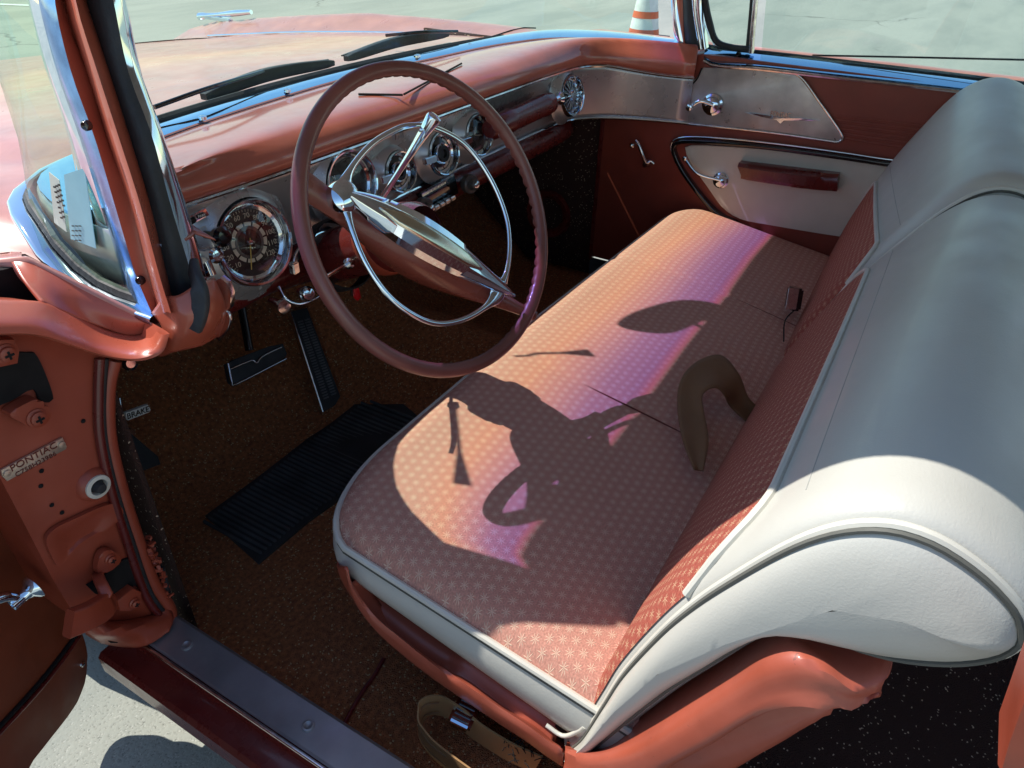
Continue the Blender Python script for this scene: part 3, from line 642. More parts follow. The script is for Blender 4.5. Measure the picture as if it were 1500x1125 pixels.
# brown cross spoke dished below the bar
def spokeline(): return
p0, p1 = pw((436, 264)), pw((784, 462)); ax = (p1-p0).normalized(); sd_ = WN.cross(ax).normalized(); Lb = (p1-p0).length
rows = []
for i in range(41):
    t = i/40; m_ = math.sin(math.pi*t); w_ = .0145+.013*max(0, m_)**3-.006*math.exp(-((t-1)/.15)**2); drop = -.004-.030*m_**1.2; dp = .010+.040*m_**4
    if t < .22: w_ = .020-.004*(t/.22)
    c = p0.lerp(p1, t); rows.append([c+sd_*(w_*x)+WN*(drop+dp*y) for x, y in ((-1, .35), (-.6, .75), (.0, .9), (.6, .75), (1, .35), (.9, -.4), (.4, -.95), (-.4, -.95), (-.9, -.4))])
bm = bmesh.new(); add_grid(bm, rows, closev=True); new('spoke', bm, M['spoke'], sw, None, 60)
# chrome horn bar
h0, h1 = pw((512, 286), .012), pw((752, 433), .004); rows = []
for i in range(37):
    t = i/36; w_ = .006+.026*math.sin(math.pi*min(1, t*1.02)**.8)**1.0*(1-.25*t); w_ *= (1 if t < .97 else .6)
    c = h0.lerp(h1, t)+WN*(.008*math.sin(math.pi*t)); rows.append([c+sd_*(w_*x)+WN*(.022*y*(w_/.03+.25)) for x, y in ((-1, -.1), (-.86, .38), (-.42, .62), (-.38, .60), (.38, .60), (.42, .62), (.86, .38), (1, -.1), (.6, -.7), (-.6, -.7))])
bm = bmesh.new(); add_grid(bm, rows, closev=True); bm.faces.new(bm.verts[:10]); bm.faces.new(bm.verts[-10:]); hb = new('horn_bar', bm, M['chrome'], sw, None, 45)
rows = []
for i in range(25):
    t = .12+.60*i/24; w_ = .006+.026*math.sin(math.pi*t**.8)**1.15*(1-.25*t); c = h0.lerp(h1, t)+WN*(.008*math.sin(math.pi*t)+.022*.615*(w_/.03+.25)); f_ = .40*min(1, (i+1)/5, (25-i)/5)
    rows.append([c+sd_*(w_*x*f_)+WN*(.0012*(1-x*x)) for x in (-1, -.5, 0, .5, 1)])
bm = bmesh.new(); add_grid(bm, rows); new('bar_inlay', bm, M['goldchrome'], sw, None, 60, solid=.0015, off=0)
# end cap of the bar
lathe('horn_boss', [(.020, -.014), (.0225, -.004), (.021, .006), (.014, .011), (0, .012)], pw((503, 288), .004), WN, M['chrome'], sw, 28)
# horn ring
hr = [(505, 276), (516, 245), (543, 213), (572, 194), (601, 184), (640, 189), (683, 214), (717, 260), (739, 310), (746, 350), (743, 395), (727, 433), (700, 457), (668, 471), (635, 473), (600, 458), (566, 430), (536, 386), (517, 340), (508, 305)]
rows = []
path = cr([pw(p, .005) for p in hr], 120, True); F = frames(path, True, WN); att = [pw((508, 285), .005), pw((728, 428), .005)]
for p, (t, x, y) in zip(path, F):
    d = min((p-a_).length for a_ in att); w_ = .0044+.010*math.exp(-(d/.022)**2); rows.append([p+x*(.0036*math.cos(b))+y*(w_*math.sin(b)) for b in [2*math.pi*k_/12 for k_ in range(12)]])
bm = bmesh.new(); add_grid(bm, rows, closeu=True, closev=True); new('horn_ring', bm, M['chrome'], sw, None, 60)
# steering column and hub
lathe('steering_hub', [(.030, -.028), (.040, -.045), (.046, -.075), (.048, -.10), (.040, -.105)], WC, WN, M['spoke'], sw, 36)
ca = WC-WN*.105; cb = WC-WN*.62
clm = lathe('steering_column', [(.052, 0), (.0545, .006), (.0545, .045), (.047, .05), (.0455, .06), (.0455, .20), (.034, .215), (.030, .26), (.030, (cb-ca).length)], ca, -WN, M['dkmaroon'], car, 36)
lathe('column_collar', [(.0555, .012), (.0575, .016), (.0575, .040), (.0555, .044)], ca, -WN, M['jamb'], clm, 36)
gl0, gl1 = P(548, 308, 'y', .115), P(628, 184, 'y', .03)
d = gl1-gl0; lv = tube('gear_lever', [gl0-d*.15, gl0, gl0+d*.55, gl0+d*.86, gl1], .0045, M['chrome'], clm, 40, 16, scale=lambda t: 1.0+.75*max(0, t-.55)/.45)
lathe('lever_knob', [(.0070, -.03), (.0085, -.01), (.0110, .012), (.0100, .016), (0, .018)], gl1, d, M['chrome'], clm, 24)
tube('turn_signal_lever', [P(520, 382, 'y', .17), P(508, 388, 'y', .15), P(484, 402, 'y', .12), P(470, 411, 'y', .11)], .0032, M['oldchrome'], clm, 12)
lathe('signal_pivot', [(.008, -.01), (.009, .002), (.005, .008), (0, .008)], P(511, 386, 'y', .15), (-1, -.5, .3), M['oldchrome'], clm, 16)
lathe('jacket_bracket', [(.060, .155), (.064, .16), (.064, .19), (.060, .195)], ca, -WN, M['shadeblack'], clm, 24)
# ================================================================== far (passenger) door and kick panel
DX = .74
def D(x, y, dx=0): return P(x, y, 'x', DX+dx)
def dpoly(pts, dx=0): return [D(x, y, dx) for x, y in pts]
pd = None
dz0, dz1 = .34, .972
bm = bmesh.new(); add_slab(bm, [V((DX, .268, dz0)), V((DX, .268, .80)), V((DX, .22, .86)), V((DX, .10, .955)), V((DX, .0, dz1)), V((DX, -1.15, dz1)), V((DX, -1.15, dz0))], (-1, 0, 0), .10, .004); pd = new('passenger_door', bm, M['maroon'], car, None, 35)
# outer skin for the far side
bm = bmesh.new(); add_grid(bm, [[V((.985, y, z)) for z in (.24, .5, .8, .93)]+[V((.97, y, .965)), V((.86, y, .972))] for y in (.40, 0, -.5, -1, -1.6, -2.4, -2.75)]); new('side_panel', bm, M['hoodpaint'], car, None, 50, solid=.01)
# belt: broad chrome sill, with the sky's blue put into its colour
t_ = [(1034, 71), (1052, 74), (1110, 80), (1200, 90), (1300, 102), (1400, 114), (1500, 127), (1640, 146)]; b_ = [(1031, 84), (1050, 92), (1110, 96), (1200, 106), (1300, 117), (1400, 128), (1500, 141), (1640, 160)]
A = cr([D(x, y-2.5, .062) for x, y in t_], 40); Bq = cr([D(x, y, -.008) for x, y in b_], 40)
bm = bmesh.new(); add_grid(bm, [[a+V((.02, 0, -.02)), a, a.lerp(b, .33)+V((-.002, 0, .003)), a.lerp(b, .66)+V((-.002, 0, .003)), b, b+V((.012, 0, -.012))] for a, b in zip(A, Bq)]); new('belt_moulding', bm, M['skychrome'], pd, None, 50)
bm = bmesh.new(); add_sweep(bm, [p+V((.001, 0, -.008)) for p in Bq], circ(.0045, 8)); new('belt_lower_trim', bm, M['oldchrome'], pd)
bm = bmesh.new(); add_sweep(bm, [p+V((.008, 0, .002)) for p in A], rrect(.007, .012, .002)); new('window_felt', bm, M['black'], pd)
# door glass and vent window
gx = .795; gp = [V((gx, -.14, .95)), V((gx, -1.15, .95)), V((gx-.04, -1.12, 1.37)), V((gx-.04, -.10, 1.37))]
slab('door_glass', gp, (-1, 0, .1), .004, M['glass'], pd)
tube('glass_edge', [P(1190, 81, 'x', .82), P(1340, 84, 'x', .82), P(1560, 89, 'x', .82)], .0022, M['black'], pd, 10)
slab('vent_glass', [V((.79, .02, .955)), V((.79, -.11, .955)), V((.755, -.09, 1.37)), V((.755, .10, 1.37))], (-1, 0, .1), .004, M['glass'], pd)
vf = tube('vent_frame', [P(1012, -260, 'x', .782), P(1026, -60, 'x', .782), P(1033, 0, 'x', .782), P(1040, 34, 'x', .782), P(1049, 60, 'x', .782), P(1070, 69, 'x', .782), P(1100, 72, 'x', .782)], .007, M['black'], pd, 60, prof=rrect(.014, .018, .005))
tube('vent_frame_trim', [P(1006, -260, 'x', .778), P(1020, -60, 'x', .778), P(1027, 0, 'x', .778), P(1035, 40, 'x', .778), P(1047, 66, 'x', .778)], .003, M['chrome'], pd, 40)
tube('vent_post', [P(1101, 78, 'x', .775), P(1102, 60, 'x', .775), P(1107, 0, 'x', .775), P(1113, -80, 'x', .775), P(1122, -250, 'x', .765)], .006, M['oldchrome'], pd, 40, prof=rrect(.012, .016, .004))
tube('vent_post_seal', [P(1095, 76, 'x', .785), P(1097, 55, 'x', .785), P(1102, 0, 'x', .785), P(1108, -80, 'x', .785), P(1117, -250, 'x', .775)], .006, M['black'], pd, 40)
bm = bmesh.new(); add_box(bm, P(1082, 79, 'x', .772), (.012, .012, .010), None, .002); add_box(bm, P(1081, 82, 'x', .768), (.006, .006, .016), None, .001); new('vent_latch', bm, M['blackgloss'], vf)
# silver upper panel with chrome border
sp_ = [(1030, 99), (1100, 101), (1162, 107), (1176, 116), (1196, 142), (1216, 170), (1232, 194), (1235, 203), (1228, 208), (1212, 206), (1150, 196), (1080, 188), (1000, 180), (940, 173), (896, 166), (905, 150), (960, 146), (1000, 132), (1020, 116)]
slab('silver_inlay', dpoly(sp_, -.004), (-1, 0, 0), .004, M['silverdoor'], pd, .0015)
tube('inlay_border', dpoly([(1164, 107), (1177, 117), (1196, 143), (1216, 171), (1232, 195), (1234, 204), (1227, 208), (1212, 206), (1150, 197), (1080, 188.5), (1000, 180.5), (930, 172)], -.006), .0035, M['oldchrome'], pd, 90, 8)
tube('inlay_seam', [D(1028, 100, -.005), D(1020, 117, -.005), D(1003, 132, -.005), D(985, 142, -.004), D(950, 150, -.003)], .002, M['shadeblack'], pd, 30, 8)
def crank(name, hub, tip, mid, parent, R=.020, knob=True, armr=.0055):
    c = D(*hub, -.006); o = lathe(name, [(R*1.25, 0), (R*1.2, .004), (R*.95, .007), (R*.8, .016), (R*.5, .020), (0, .021)], c, (-1, 0, 0), M['chrome'], parent, 28)
    pts = [D(*hub, -.022), D(*mid, -.034), D(*tip, -.034)]
    tube('crank_arm', pts, armr, M['chrome'], o, 16, 12, scale=lambda t: (1, 1.5-.7*t))
    if knob: lathe('crank_knob', [(.004, -.006), (.008, .0), (.010, .010), (.008, .018), (0, .021)], D(*tip, -.036), (-1, 0, 0), M['chrome'], o, 20)
    else: lathe('crank_tip', [(.0, .008), (.006, .006), (.007, 0), (.004, -.004)], D(*tip, -.034), (-1, 0, 0), M['chrome'], o, 16)
    return o
crank('vent_crank', (1044, 153), (1012, 156), (1026, 148), pd, .023)
crank('window_crank', (1056, 264), (1003, 232), (1022, 254), pd, .018, False, .0042)
tube('door_handle', [D(932, 206, -.03), D(936, 212, -.034), D(942, 228, -.034), D(947, 239, -.030), D(953, 236, -.024), D(958, 240, -.022)], .0045, M['oldchrome'], pd, 30, 10, scale=lambda t: 1.25-.3*t)
lathe('handle_boss', [(.012, 0), (.011, .010), (.007, .018), (.007, .03)], D(950, 238, -.001), (-1, 0, 0), M['oldchrome'], pd, 18)
lathe('handle_tip', [(0, .010), (.006, .007), (.008, 0), (.004, -.008)], D(926, 213, -.030), (-.6, -.5, 0), M['oldchrome'], pd, 14)
# V emblem with lettering over it
em = slab('wing_emblem', dpoly([(1090, 164.5), (1118, 168), (1139, 171.5), (1142, 174), (1146, 171.8), (1170, 173), (1201, 177), (1170, 176.6), (1148, 176.0), (1143, 182), (1138, 175.5), (1115, 171)], -.010), (-1, 0, 0), .004, M['chrome'], pd, .0008)
text('emblem_lettering', 'PONTIAC', D(1143.5, 168, -.010), (-1, 0, 0), (0, 0, 1), .019, M['oldchrome'], pd, ext=.0015, rightdir=D(1200, 176)-D(1092, 163), sx=.62)
# pleats pressed in the upper panel
for i in range(6):
    y0 = 170+i*6.5; x0 = 1222+i*3.2
    tube('pleat', [D(x0, y0, .001), D(1300, y0+8+i*.4, .001), D(1420, y0+22+i*.8, .001)], .0036, M['maroon'], pd, 20, 8)
# lower cream panel with black and chrome surround
wp_ = [(1003, 216), (1020, 213), (1080, 216), (1160, 223), (1240, 234), (1330, 246), (1420, 257), (1420, 372), (1300, 356), (1214, 344), (1130, 330), (1085, 321), (1060, 306), (1035, 272), (1010, 236)]
def smoothpoly(pts, n=60):
    return cr(pts, n, True)
cw = slab('cream_panel', smoothpoly(dpoly(wp_, -.006), 80), (-1, 0, 0), .006, M['doorwhite'], pd, .003)
tube('panel_surround', dpoly([(1420, 250), (1310, 240), (1240, 230), (1160, 219), (1080, 210), (1020, 206), (994, 208), (988, 220), (1000, 248), (1026, 284), (1052, 312), (1080, 326)], -.004), .01, M['blackgloss'], pd, 90, prof=rrect(.028, .012, .004), up=(-1, 0, 0)).data
pd_s = tube('surround_trim', dpoly([(1420, 243), (1310, 234.5), (1240, 224.5), (1160, 213.5), (1080, 204.5), (1020, 200.5), (992, 203), (983, 212), (986, 228), (1000, 254)], -.010), .0028, M['chrome'], pd, 90, 8)
# chrome surround lies flatter: armrest
ar = []
for t in [i/16 for i in range(17)]:
    x = 1086+(1231-1086)*t; tp = D(x, 235+17*t, -.007); bt = D(x-(3 if t > .5 else -3), 258+19*t, -.007); o_ = .045*min(1, math.sin(math.pi*min(1, .08+t*.92))**.25 if t < .98 else .6)
    ar.append([tp, tp+V((-o_*.75, 0, .000)), tp+V((-o_, 0, -.008)), bt+V((-o_, 0, .010)), bt+V((-o_*.8, 0, 0)), bt])
bm = bmesh.new(); add_grid(bm, ar, closev=True); bm.faces.new(bm.verts[:6]); bm.faces.new(bm.verts[-6:]); new('armrest', bm, M['dkmaroon'], pd, None, 40)
# kick panel, dash side and firewall
kp = V((.735, .262, .30))
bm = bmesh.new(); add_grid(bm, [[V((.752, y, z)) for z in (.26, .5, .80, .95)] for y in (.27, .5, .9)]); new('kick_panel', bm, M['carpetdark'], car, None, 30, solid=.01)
bm = bmesh.new(); add_box(bm, (.745, .262, .58), (.02, .012, .50), None, .003); new('door_jamb_edge', bm, M['dkmaroon'], car)
bm = bmesh.new(); add_lathe(bm, [(.05, 0), (.06, .01), (.075, .012), (.08, 0)], (.735, .42, .45), (-1, 0, 0), 24); new('kick_vent', bm, M['dkmaroon'], car)
# ================================================================== floor
def fz(x, y):
    z = .275+.16*math.exp(-(x/.17)**2)*(1/(1+math.exp(-(y+.1)*6)))
    if y > .50: z += (min(y, .86)-.50)*.85
    if y > .86: z += (y-.86)*4
    return min(z, .86)
bm = bmesh.new(); ys = [-1.75+i*.09 for i in range(26)]+[.55+i*.04 for i in range(9)]+[.90, .94, .97]
vs = add_grid(bm, [[V((x, y, fz(x, y))) for x in [-.90+i*.0412 for i in range(41)]] for y in ys])
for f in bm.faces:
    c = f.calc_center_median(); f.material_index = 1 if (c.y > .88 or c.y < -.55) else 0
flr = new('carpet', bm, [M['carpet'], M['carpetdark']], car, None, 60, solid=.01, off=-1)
tube('carpet_binding', [P(562, 965, 'z', .278), P(548, 990, 'z', .278), P(528, 1018, 'z', .278), P(505, 1060, 'z', .278), P(486, 1102, 'z', .278), P(478, 1122, 'z', .279)], .0035, M['dkmaroon'], flr, 30)
box('underbody', (0, -.35, .22), (1.86, 3.4, .06), M['shadeblack'], car, None, .01)
bm = bmesh.new(); add_grid(bm, [[V((x, .93, z)) for z in (.45, .7, .93)] for x in (-.8, 0, .76)]); new('firewall', bm, M['shadeblack'], car, None, 0, solid=.01)
# ribbed rubber heel mat (moulded in the carpet)
mt = [P(x, y, 'z', .285) for x, y in ((300, 752), (372, 700), (450, 640), (520, 598), (592, 606), (640, 640), (590, 672), (520, 712), (452, 760), (378, 822))]
f = []
for a_, b_q in zip(mt, mt[1:]+mt[:1]): f += [a_.lerp(b_q, t_/6) for t_ in range(6)]
bm = bmesh.new(); add_slab(bm, [V((p.x, p.y, fz(p.x, p.y)+.005)) for p in f], (0, 0, 1), .006, .001)
hm = new('heel_pad', bm, M['mat'], flr, None, 30)
bm = bmesh.new(); a0, a1 = V((-.66, .44)), V((-.25, .39))
for i in range(40):
    x = -.69+i*.0118
    inside = [p for p in f if abs(p.x-x) < .016]
    if len(inside) < 2: continue
    y0, y1 = min(p.y for p in inside)+.012, max(p.y for p in inside)-.012
    if y1-y0 < .02: continue
    add_box(bm, (x, (y0+y1)/2, fz(x, (y0+y1)/2)+.0065), (.0052, y1-y0, .007), None, .0014)
new('pad_ribs', bm, M['matrib'], hm)
# pedals
q4 = [PP(x, y, V((-.23, .52, .36)), V((0, -.72, .69))) for x, y in ((427, 456), (450, 450), (502, 588), (474, 603))]
ap = slab('accelerator', q4, (0, -.72, .69), .012, M['black'], car, .003)
u_ = (q4[1]-q4[0]); v_ = (q4[3]-q4[0]); bm = bmesh.new()
for i in range(30):
    t = .12+.80*i/30
    for s0, s1 in ((.14, .46), (.54, .86)):
        c = q4[0]+u_*((s0+s1)/2)+v_*t+(q4[2]-q4[1]-v_)*t*((s0+s1)/2)+V((0, -.72, .69))*.001; R_ = Matrix((u_.normalized(), v_.normalized(), V((0, -.72, .69)).normalized())).transposed(); add_box(bm, c, (u_.length*(s1-s0), .0032, .004), R_)
new('pedal_ribs', bm, M['matrib'], ap)
slab('pedal_edge', [q4[0]-u_*.07, q4[0], q4[3], q4[3]-u_*.07], (0, -.72, .69), .014, M['oldchrome'], ap)
bn = V((0, -.85, .5)); bq = [PP(x, y, V((-.36, .50, .45)), bn) for x, y in ((333, 533), (344, 526), (395, 507), (415, 503), (421, 518), (418, 526), (345, 563), (339, 560))]
bp = slab('brake_pedal', bq, bn, .016, M['black'], car, .003)
tube('pedal_rim', [b+bn*.002 for b in (bq[0], bq[7], bq[6], bq[5])], .0028, M['chrome'], bp, 30, 8)
tube('pedal_emblem', [PP(x, y, V((-.36, .50, .45))+bn*.006, bn) for x, y in ((337, 541), (358, 532), (370, 528), (376, 532), (382, 524), (396, 516), (412, 509))], .0022, M['oldchrome'], bp, 40, 8)
tube('pedal_arm', [(bq[0]+bq[3])/2+V((0, .02, 0)), V((-.36, .60, .60)), V((-.36, .62, .75))], .009, M['blackgloss'], bp, 16)
pbn = V((.2, -.9, .4)); pq = [PP(x, y, V((-.70, .50, .44)), pbn) for x, y in ((176, 650), (192, 634), (232, 668), (236, 680), (205, 692), (186, 690))]
pb = slab('parking_brake_pedal', pq, pbn, .014, M['black'], car, .003)
tube('brake_arm', [pq[1], P(178, 620, 'y', .55), P(172, 585, 'y', .58)], .008, M['oldchrome'], pb, 14)
tq = [P(x, y, 'y', .47) for x, y in ((184, 605), (217, 593), (221, 600), (219, 604), (188, 616), (185, 613))]
tg = slab('brake_release_tag', tq, (0, -1, .1), .008, M['white'], car, .001)
text('brake_lettering', 'BRAKE', (tq[0]+tq[3])/2+V((0, -.0012, 0)), (0, -1, .1), (0, 0, 1), .0150, M['blackgloss'], tg, ext=.0006, rightdir=tq[1]-tq[0], sx=.95)
lathe('vent_pull', [(.011, 0), (.012, .01), (.007, .014), (0, .014)], P(187, 531, 'y', .40), (-.2, -1, .3), M['chrome'], car, 18)
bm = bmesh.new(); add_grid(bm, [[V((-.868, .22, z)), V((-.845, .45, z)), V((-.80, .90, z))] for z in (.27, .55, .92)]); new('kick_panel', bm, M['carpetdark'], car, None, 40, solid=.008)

# ================================================================== hinge pillar and sill (driver side)
YH = .20
def H(x, y, d=0): return P(x, y, 'y', YH-d)
hp = [(-120, 470), (0, 470), (80, 485), (156, 505), (160, 540), (152, 580), (153, 640), (170, 720), (196, 800), (220, 868), (246, 905), (240, 925), (216, 942), (170, 925), (112, 908), (76, 846), (38, 772), (0, 700), (-60, 590), (-110, 500)]
hpl = slab('hinge_pillar', [H(*q) for q in hp], (0, -1, 0), .16, M['jamb'], car, .006)
slab('hinge_pocket_shade', cr([H(*q, .004) for q in ((-30, 522), (40, 517), (56, 524), (78, 580), (70, 590), (58, 586), (48, 570), (10, 590), (-40, 600))], 40, True), (0, -1, 0), .006, M['shadeblack'], hpl)  # flat raised slab; near-black colour paints the shade of a pocket
hb1 = slab('hinge_bracket', [H(*q, .016) for q in ((-40, 500), (22, 497), (30, 512), (27, 533), (-40, 548))], (0, -1, 0), .012, M['jamb'], hpl, .003)
hb2 = slab('hinge_bracket', cr([H(*q, .020) for q in ((15, 606), (52, 585), (60, 592), (72, 596), (76, 610), (66, 624), (48, 627), (30, 618))], 30, True), (0, -1, 0), .016, M['jamb'], hpl, .003)
hb3 = slab('hinge_bracket', cr([H(*q, .014) for q in ((147, 842), (143, 828), (150, 810), (163, 806), (178, 818), (172, 830))], 24, True), (0, -1, 0), .010, M['jamb'], hpl, .003)
hb4 = slab('hinge_bracket', [H(*q, .018) for q in ((172, 880), (196, 862), (208, 868), (208, 882), (192, 896), (176, 896))], (0, -1, 0), .014, M['jamb'], hpl, .003)
slab('hinge_pocket_shade', [H(*q, .004) for q in ((128, 858), (150, 845), (182, 820), (196, 816), (208, 850), (206, 862), (196, 858), (170, 876), (140, 870))], (0, -1, 0), .006, M['shadeblack'], hpl)
slab('hinge_pocket_shade', [H(*q, .003) for q in ((138, 912), (148, 913), (176, 936), (172, 942), (162, 942), (140, 922))], (0, -1, 0), .006, M['shadeblack'], hpl)
def screw(px, par, d, r=.0085):
    c = H(*px, d); o = lathe('screw', [(r*1.35, -.002), (r*1.3, .002), (r, .003), (r*.95, .006), (r*.5, .0075), (0, .0075)], c, (0, -1, .05), M['jamb'], par, 20)
    bm = bmesh.new(); add_box(bm, c+V((0, -.0072, 0)), (r*1.1, .003, r*.26)); add_box(bm, c+V((0, -.0071, 0)), (r*.26, .003, r*1.1)); new('screw_slot', bm, M['shadeblack'], par)
screw((8, 518), hb1, .016); screw((53, 612), hb2, .020); screw((161, 819), hb3, .014, .006); screw((196, 883), hb4, .018, .006)
arm = tube('hinge_arm', [H(160, 858, .0)+V((0, .02, 0)), H(151, 862, .03), H(158, 882, .045), H(134, 900, .06), H(100, 914, .065)], .02, M['jamb'], hpl, 30, prof=rrect(.036, .014, .003), up=(0, 0, 1))
# maker's plate and jamb switch
tp = [H(*q, .004) for q in ((2, 689), (92, 641), (98, 654), (97, 658), (11, 705), (4, 698))]
pla = slab('maker_plate', tp, (0, -1, 0), .003, M['tag'], hpl, .0006)
rd_ = H(92, 641)-H(2, 689)
text('plate_lettering', 'PONTIAC', H(50, 669, .0045), (0, -1, 0), (0, 0, 1), .0120, M['dkmaroon'], pla, ext=.0004, rightdir=rd_, sx=1.05)
text('plate_number', 'C758H23986', H(53, 680, .0045), (0, -1, 0), (0, 0, 1), .0085, M['dkmaroon'], pla, ext=.0004, rightdir=rd_, sx=1.05)
bm = bmesh.new()
for px in ((10, 693), (90, 651)): add_lathe(bm, [(.0045, -.001), (.004, .002), (0, .0026)], H(*px, .004), (0, -1, 0), 12)
new('plate_rivet', bm, M['tag'], pla)
js = lathe('jamb_switch', [(.024, -.002), (.022, .004), (.018, .007), (.016, .009), (.0155, .007), (.009, .006)], H(137, 709, .0), (0, -1, 0), M['jamb'], hpl, 28)
lathe('switch_ring', [(.0165, .007), (.016, .011), (.011, .012), (.0095, .006)], H(137, 709, .0), (0, -1, 0), M['vinyltrim'], js, 24); lathe('switch_plunger', [(.0095, .006), (.008, .010), (.006, .018), (0, .019)], H(137, 709, .0), (0, -1, 0), M['black'], js, 18)
# pressed recess: raised rim wedge
rc = [(64, 790), (76, 772), (104, 758), (150, 738), (170, 738), (176, 752), (152, 775), (112, 800), (86, 826), (78, 824)]
bm = bmesh.new(); o1 = [H(*q, .0015) for q in rc]; cen = sum(o1, V())/len(o1); i1 = [cen.lerp(p, .70)+V((0, -.006, 0)) for p in o1]; i2 = [cen.lerp(p, .55)+V((0, -.002, 0)) for p in o1]
R1 = cr(o1, 44, True); R2 = cr(i1, 44, True); R3 = cr(i2, 44, True); add_grid(bm, [R1, [p+V((0, -.006, 0)) for p in R1], R2, R3], closev=True); bm.faces.new(bm.verts[-44:]); new('pressed_panel', bm, M['jamb'], hpl, None, 50)
bm = bmesh.new(); 
for px in ((61, 690), (60, 712), (76, 740), (91, 751), (122, 617), (109, 781), (154, 758)): add_lathe(bm, [(.003, 0), (.002, .0015), (0, .002)], H(*px, .001), (0, -1, 0), 8)
new('paint_chip', bm, M['shadeblack'], hpl)
# weatherstrip pair down the pillar
tube('door_seal', [H(x, y, .004) for x, y in ((146, 525), (144, 575), (146, 640), (163, 720), (188, 800), (213, 872), (238, 908))], .006, M['dkmaroon'], hpl, 60, 8)
tube('door_seal', [H(x, y, .000) for x, y in ((153, 525), (150, 575), (152, 640), (169, 718), (194, 798), (219, 868), (243, 903))], .005, M['black'], hpl, 60, 8)
tube('pillar_inner_edge', [H(x, y, -.004) for x, y in ((166, 528), (158, 560), (156, 600), (160, 650), (176, 716), (200, 790), (222, 850), (246, 888), (250, 905))], .010, M['jamb'], hpl, 60, 10)
# crumbled edge of the trim with leaf debris
bm = bmesh.new()
for i in range(60):
    t = random.random(); x = 214+32*t+random.uniform(-4, 6); y = 785+85*t+random.uniform(-6, 6); c = H(x, y, random.uniform(-.012, .010)); add_box(bm, c, (random.uniform(.003, .012), random.uniform(.002, .006), random.uniform(.002, .006)), Euler((random.random()*3, random.random()*3, random.random()*3)).to_matrix())
new('crumbled_edge', bm, M['jamb'], hpl, None, 0)
bm = bmesh.new(); add_sweep(bm, cr([H(232, 830, -.012), H(240, 862, -.012), H(248, 892, -.012), H(252, 908, -.012)], 16), rrect(.02, .01, .003)); new('seal_end', bm, M['black'], hpl)
# foot of the pillar
loft('pillar_foot', [[H(110, 905, .0), H(165, 912, .0), H(215, 905, .002), H(246, 890, .0)], [P(125, 925, 'y', .185), P(170, 925, 'y', .17), P(222, 915, 'y', .18), P(252, 905, 'y', .19)], [P(150, 940, 'z', .378), P(180, 945, 'z', .378), P(212, 944, 'z', .378), P(248, 925, 'z', .378)]], 24, 14, M['jamb'], hpl, solid=.006)
# rocker: outer painted sill, ledge and scuff plate
Y0, Y1 = .26, -1.25
def runs(name, prof, mat, parent, smooth=35):
    bm = bmesh.new(); rows = [[V((x, Y0+(Y1-Y0)*i/24, z)) for x, z in prof] for i in range(25)]; add_grid(bm, rows, closev=True); bm.faces.new(bm.verts[:len(prof)]); bm.faces.new(bm.verts[-len(prof):]); return new(name, bm, mat, parent, None, smooth)
sill = runs('rocker_sill', [(-.957, .366), (-.960, .3655), (-.963, .350), (-.970, .346), (-.994, .345), (-1.000, .338), (-1.000, .305), (-.985, .295), (-.90, .295), (-.90, .362)], M['dkmaroon'], car)
scf = runs('scuff_plate', [(-.956, .3695), (-.953, .372), (-.925, .373), (-.903, .372), (-.897, .366), (-.892, .29), (-.90, .29), (-.904, .365), (-.952, .368)], M['sillmetal'], sill)
bm = bmesh.new()
for i in range(8):
    y = .138-.242*i; add_lathe(bm, [(.009, .0), (.0085, .0025), (.006, .003), (.004, .0015), (0, .0012)], (-.929, y, .3725), (0, 0, 1), 16)
new('scuff_screw', bm, M['sillmetal'], scf)
tube('sill_bead', [V((-.9605, Y0-.01, .369)), V((-.9605, -.5, .369)), V((-.9605, Y1, .369))], .003, M['oldchrome'], sill, 10, 8)
# ---- cowl corner: ledges and knee below the windshield
top_crease = [P(-60, 440, 'y', .19), P(0, 440, 'y', .19), P(60, 443, 'y', .19), P(100, 460, 'y', .187), P(150, 481, 'y', .18), P(190, 491, 'y', .165), P(214, 486, 'y', .155), P(223, 475, 'y', .15)]
bot_edge = [P(-60, 492, 'y', .15), P(0, 491, 'y', .15), P(50, 492, 'y', .15), P(100, 506, 'y', .145), P(150, 522, 'y', .14), P(200, 529, 'y', .12), P(236, 517, 'y', .10), P(248, 488, 'y', .09)]
midc = [a.lerp(b, .45)+V((-.012, -.016, .004)) for a, b in zip(top_crease, bot_edge)]
under = [p+V((.01, .055, -.004)) for p in bot_edge]
cowl = loft('cowl_ledge', [[p+V((0, .05, -.01)) for p in top_crease], [p+V((0, .006, -.001)) for p in top_crease], top_crease, midc, bot_edge, under], 50, 26, M['paint'], car, smooth=50)
r0_ = [V(p) for p in rows_hood0]
loft('cowl_corner', [r0_, [a.lerp(b, .5)+V((-.004, -.004, .002)) for a, b in zip(cr(r0_, 8), cr([P(224, 476, 'y', .150), P(210, 488, 'y', .156), P(186, 491, 'y', .166), P(145, 478, 'y', .182), P(104, 461, 'y', .188), P(86, 453, 'y', .189), P(72, 446, 'y', .191), P(64, 442, 'y', .192)], 8))],
 [P(224, 476, 'y', .150), P(210, 488, 'y', .156), P(186, 491, 'y', .166), P(145, 478, 'y', .182), P(104, 461, 'y', .188), P(86, 453, 'y', .189), P(72, 446, 'y', .191), P(64, 442, 'y', .192)]], 40, 20, M['paint'], car, smooth=50, solid=.004, off=-1)
slab('fender_gap_shade', cr([P(x, y, 'y', .26) for x, y in ((-60, 400), (0, 396), (36, 388), (52, 410), (60, 430), (62, 446), (0, 448), (-60, 448))], 40, True), (0, -1, 0), .01, M['shadeblack'], cowl)  # flat dark sheet painting the shade behind the fender edge
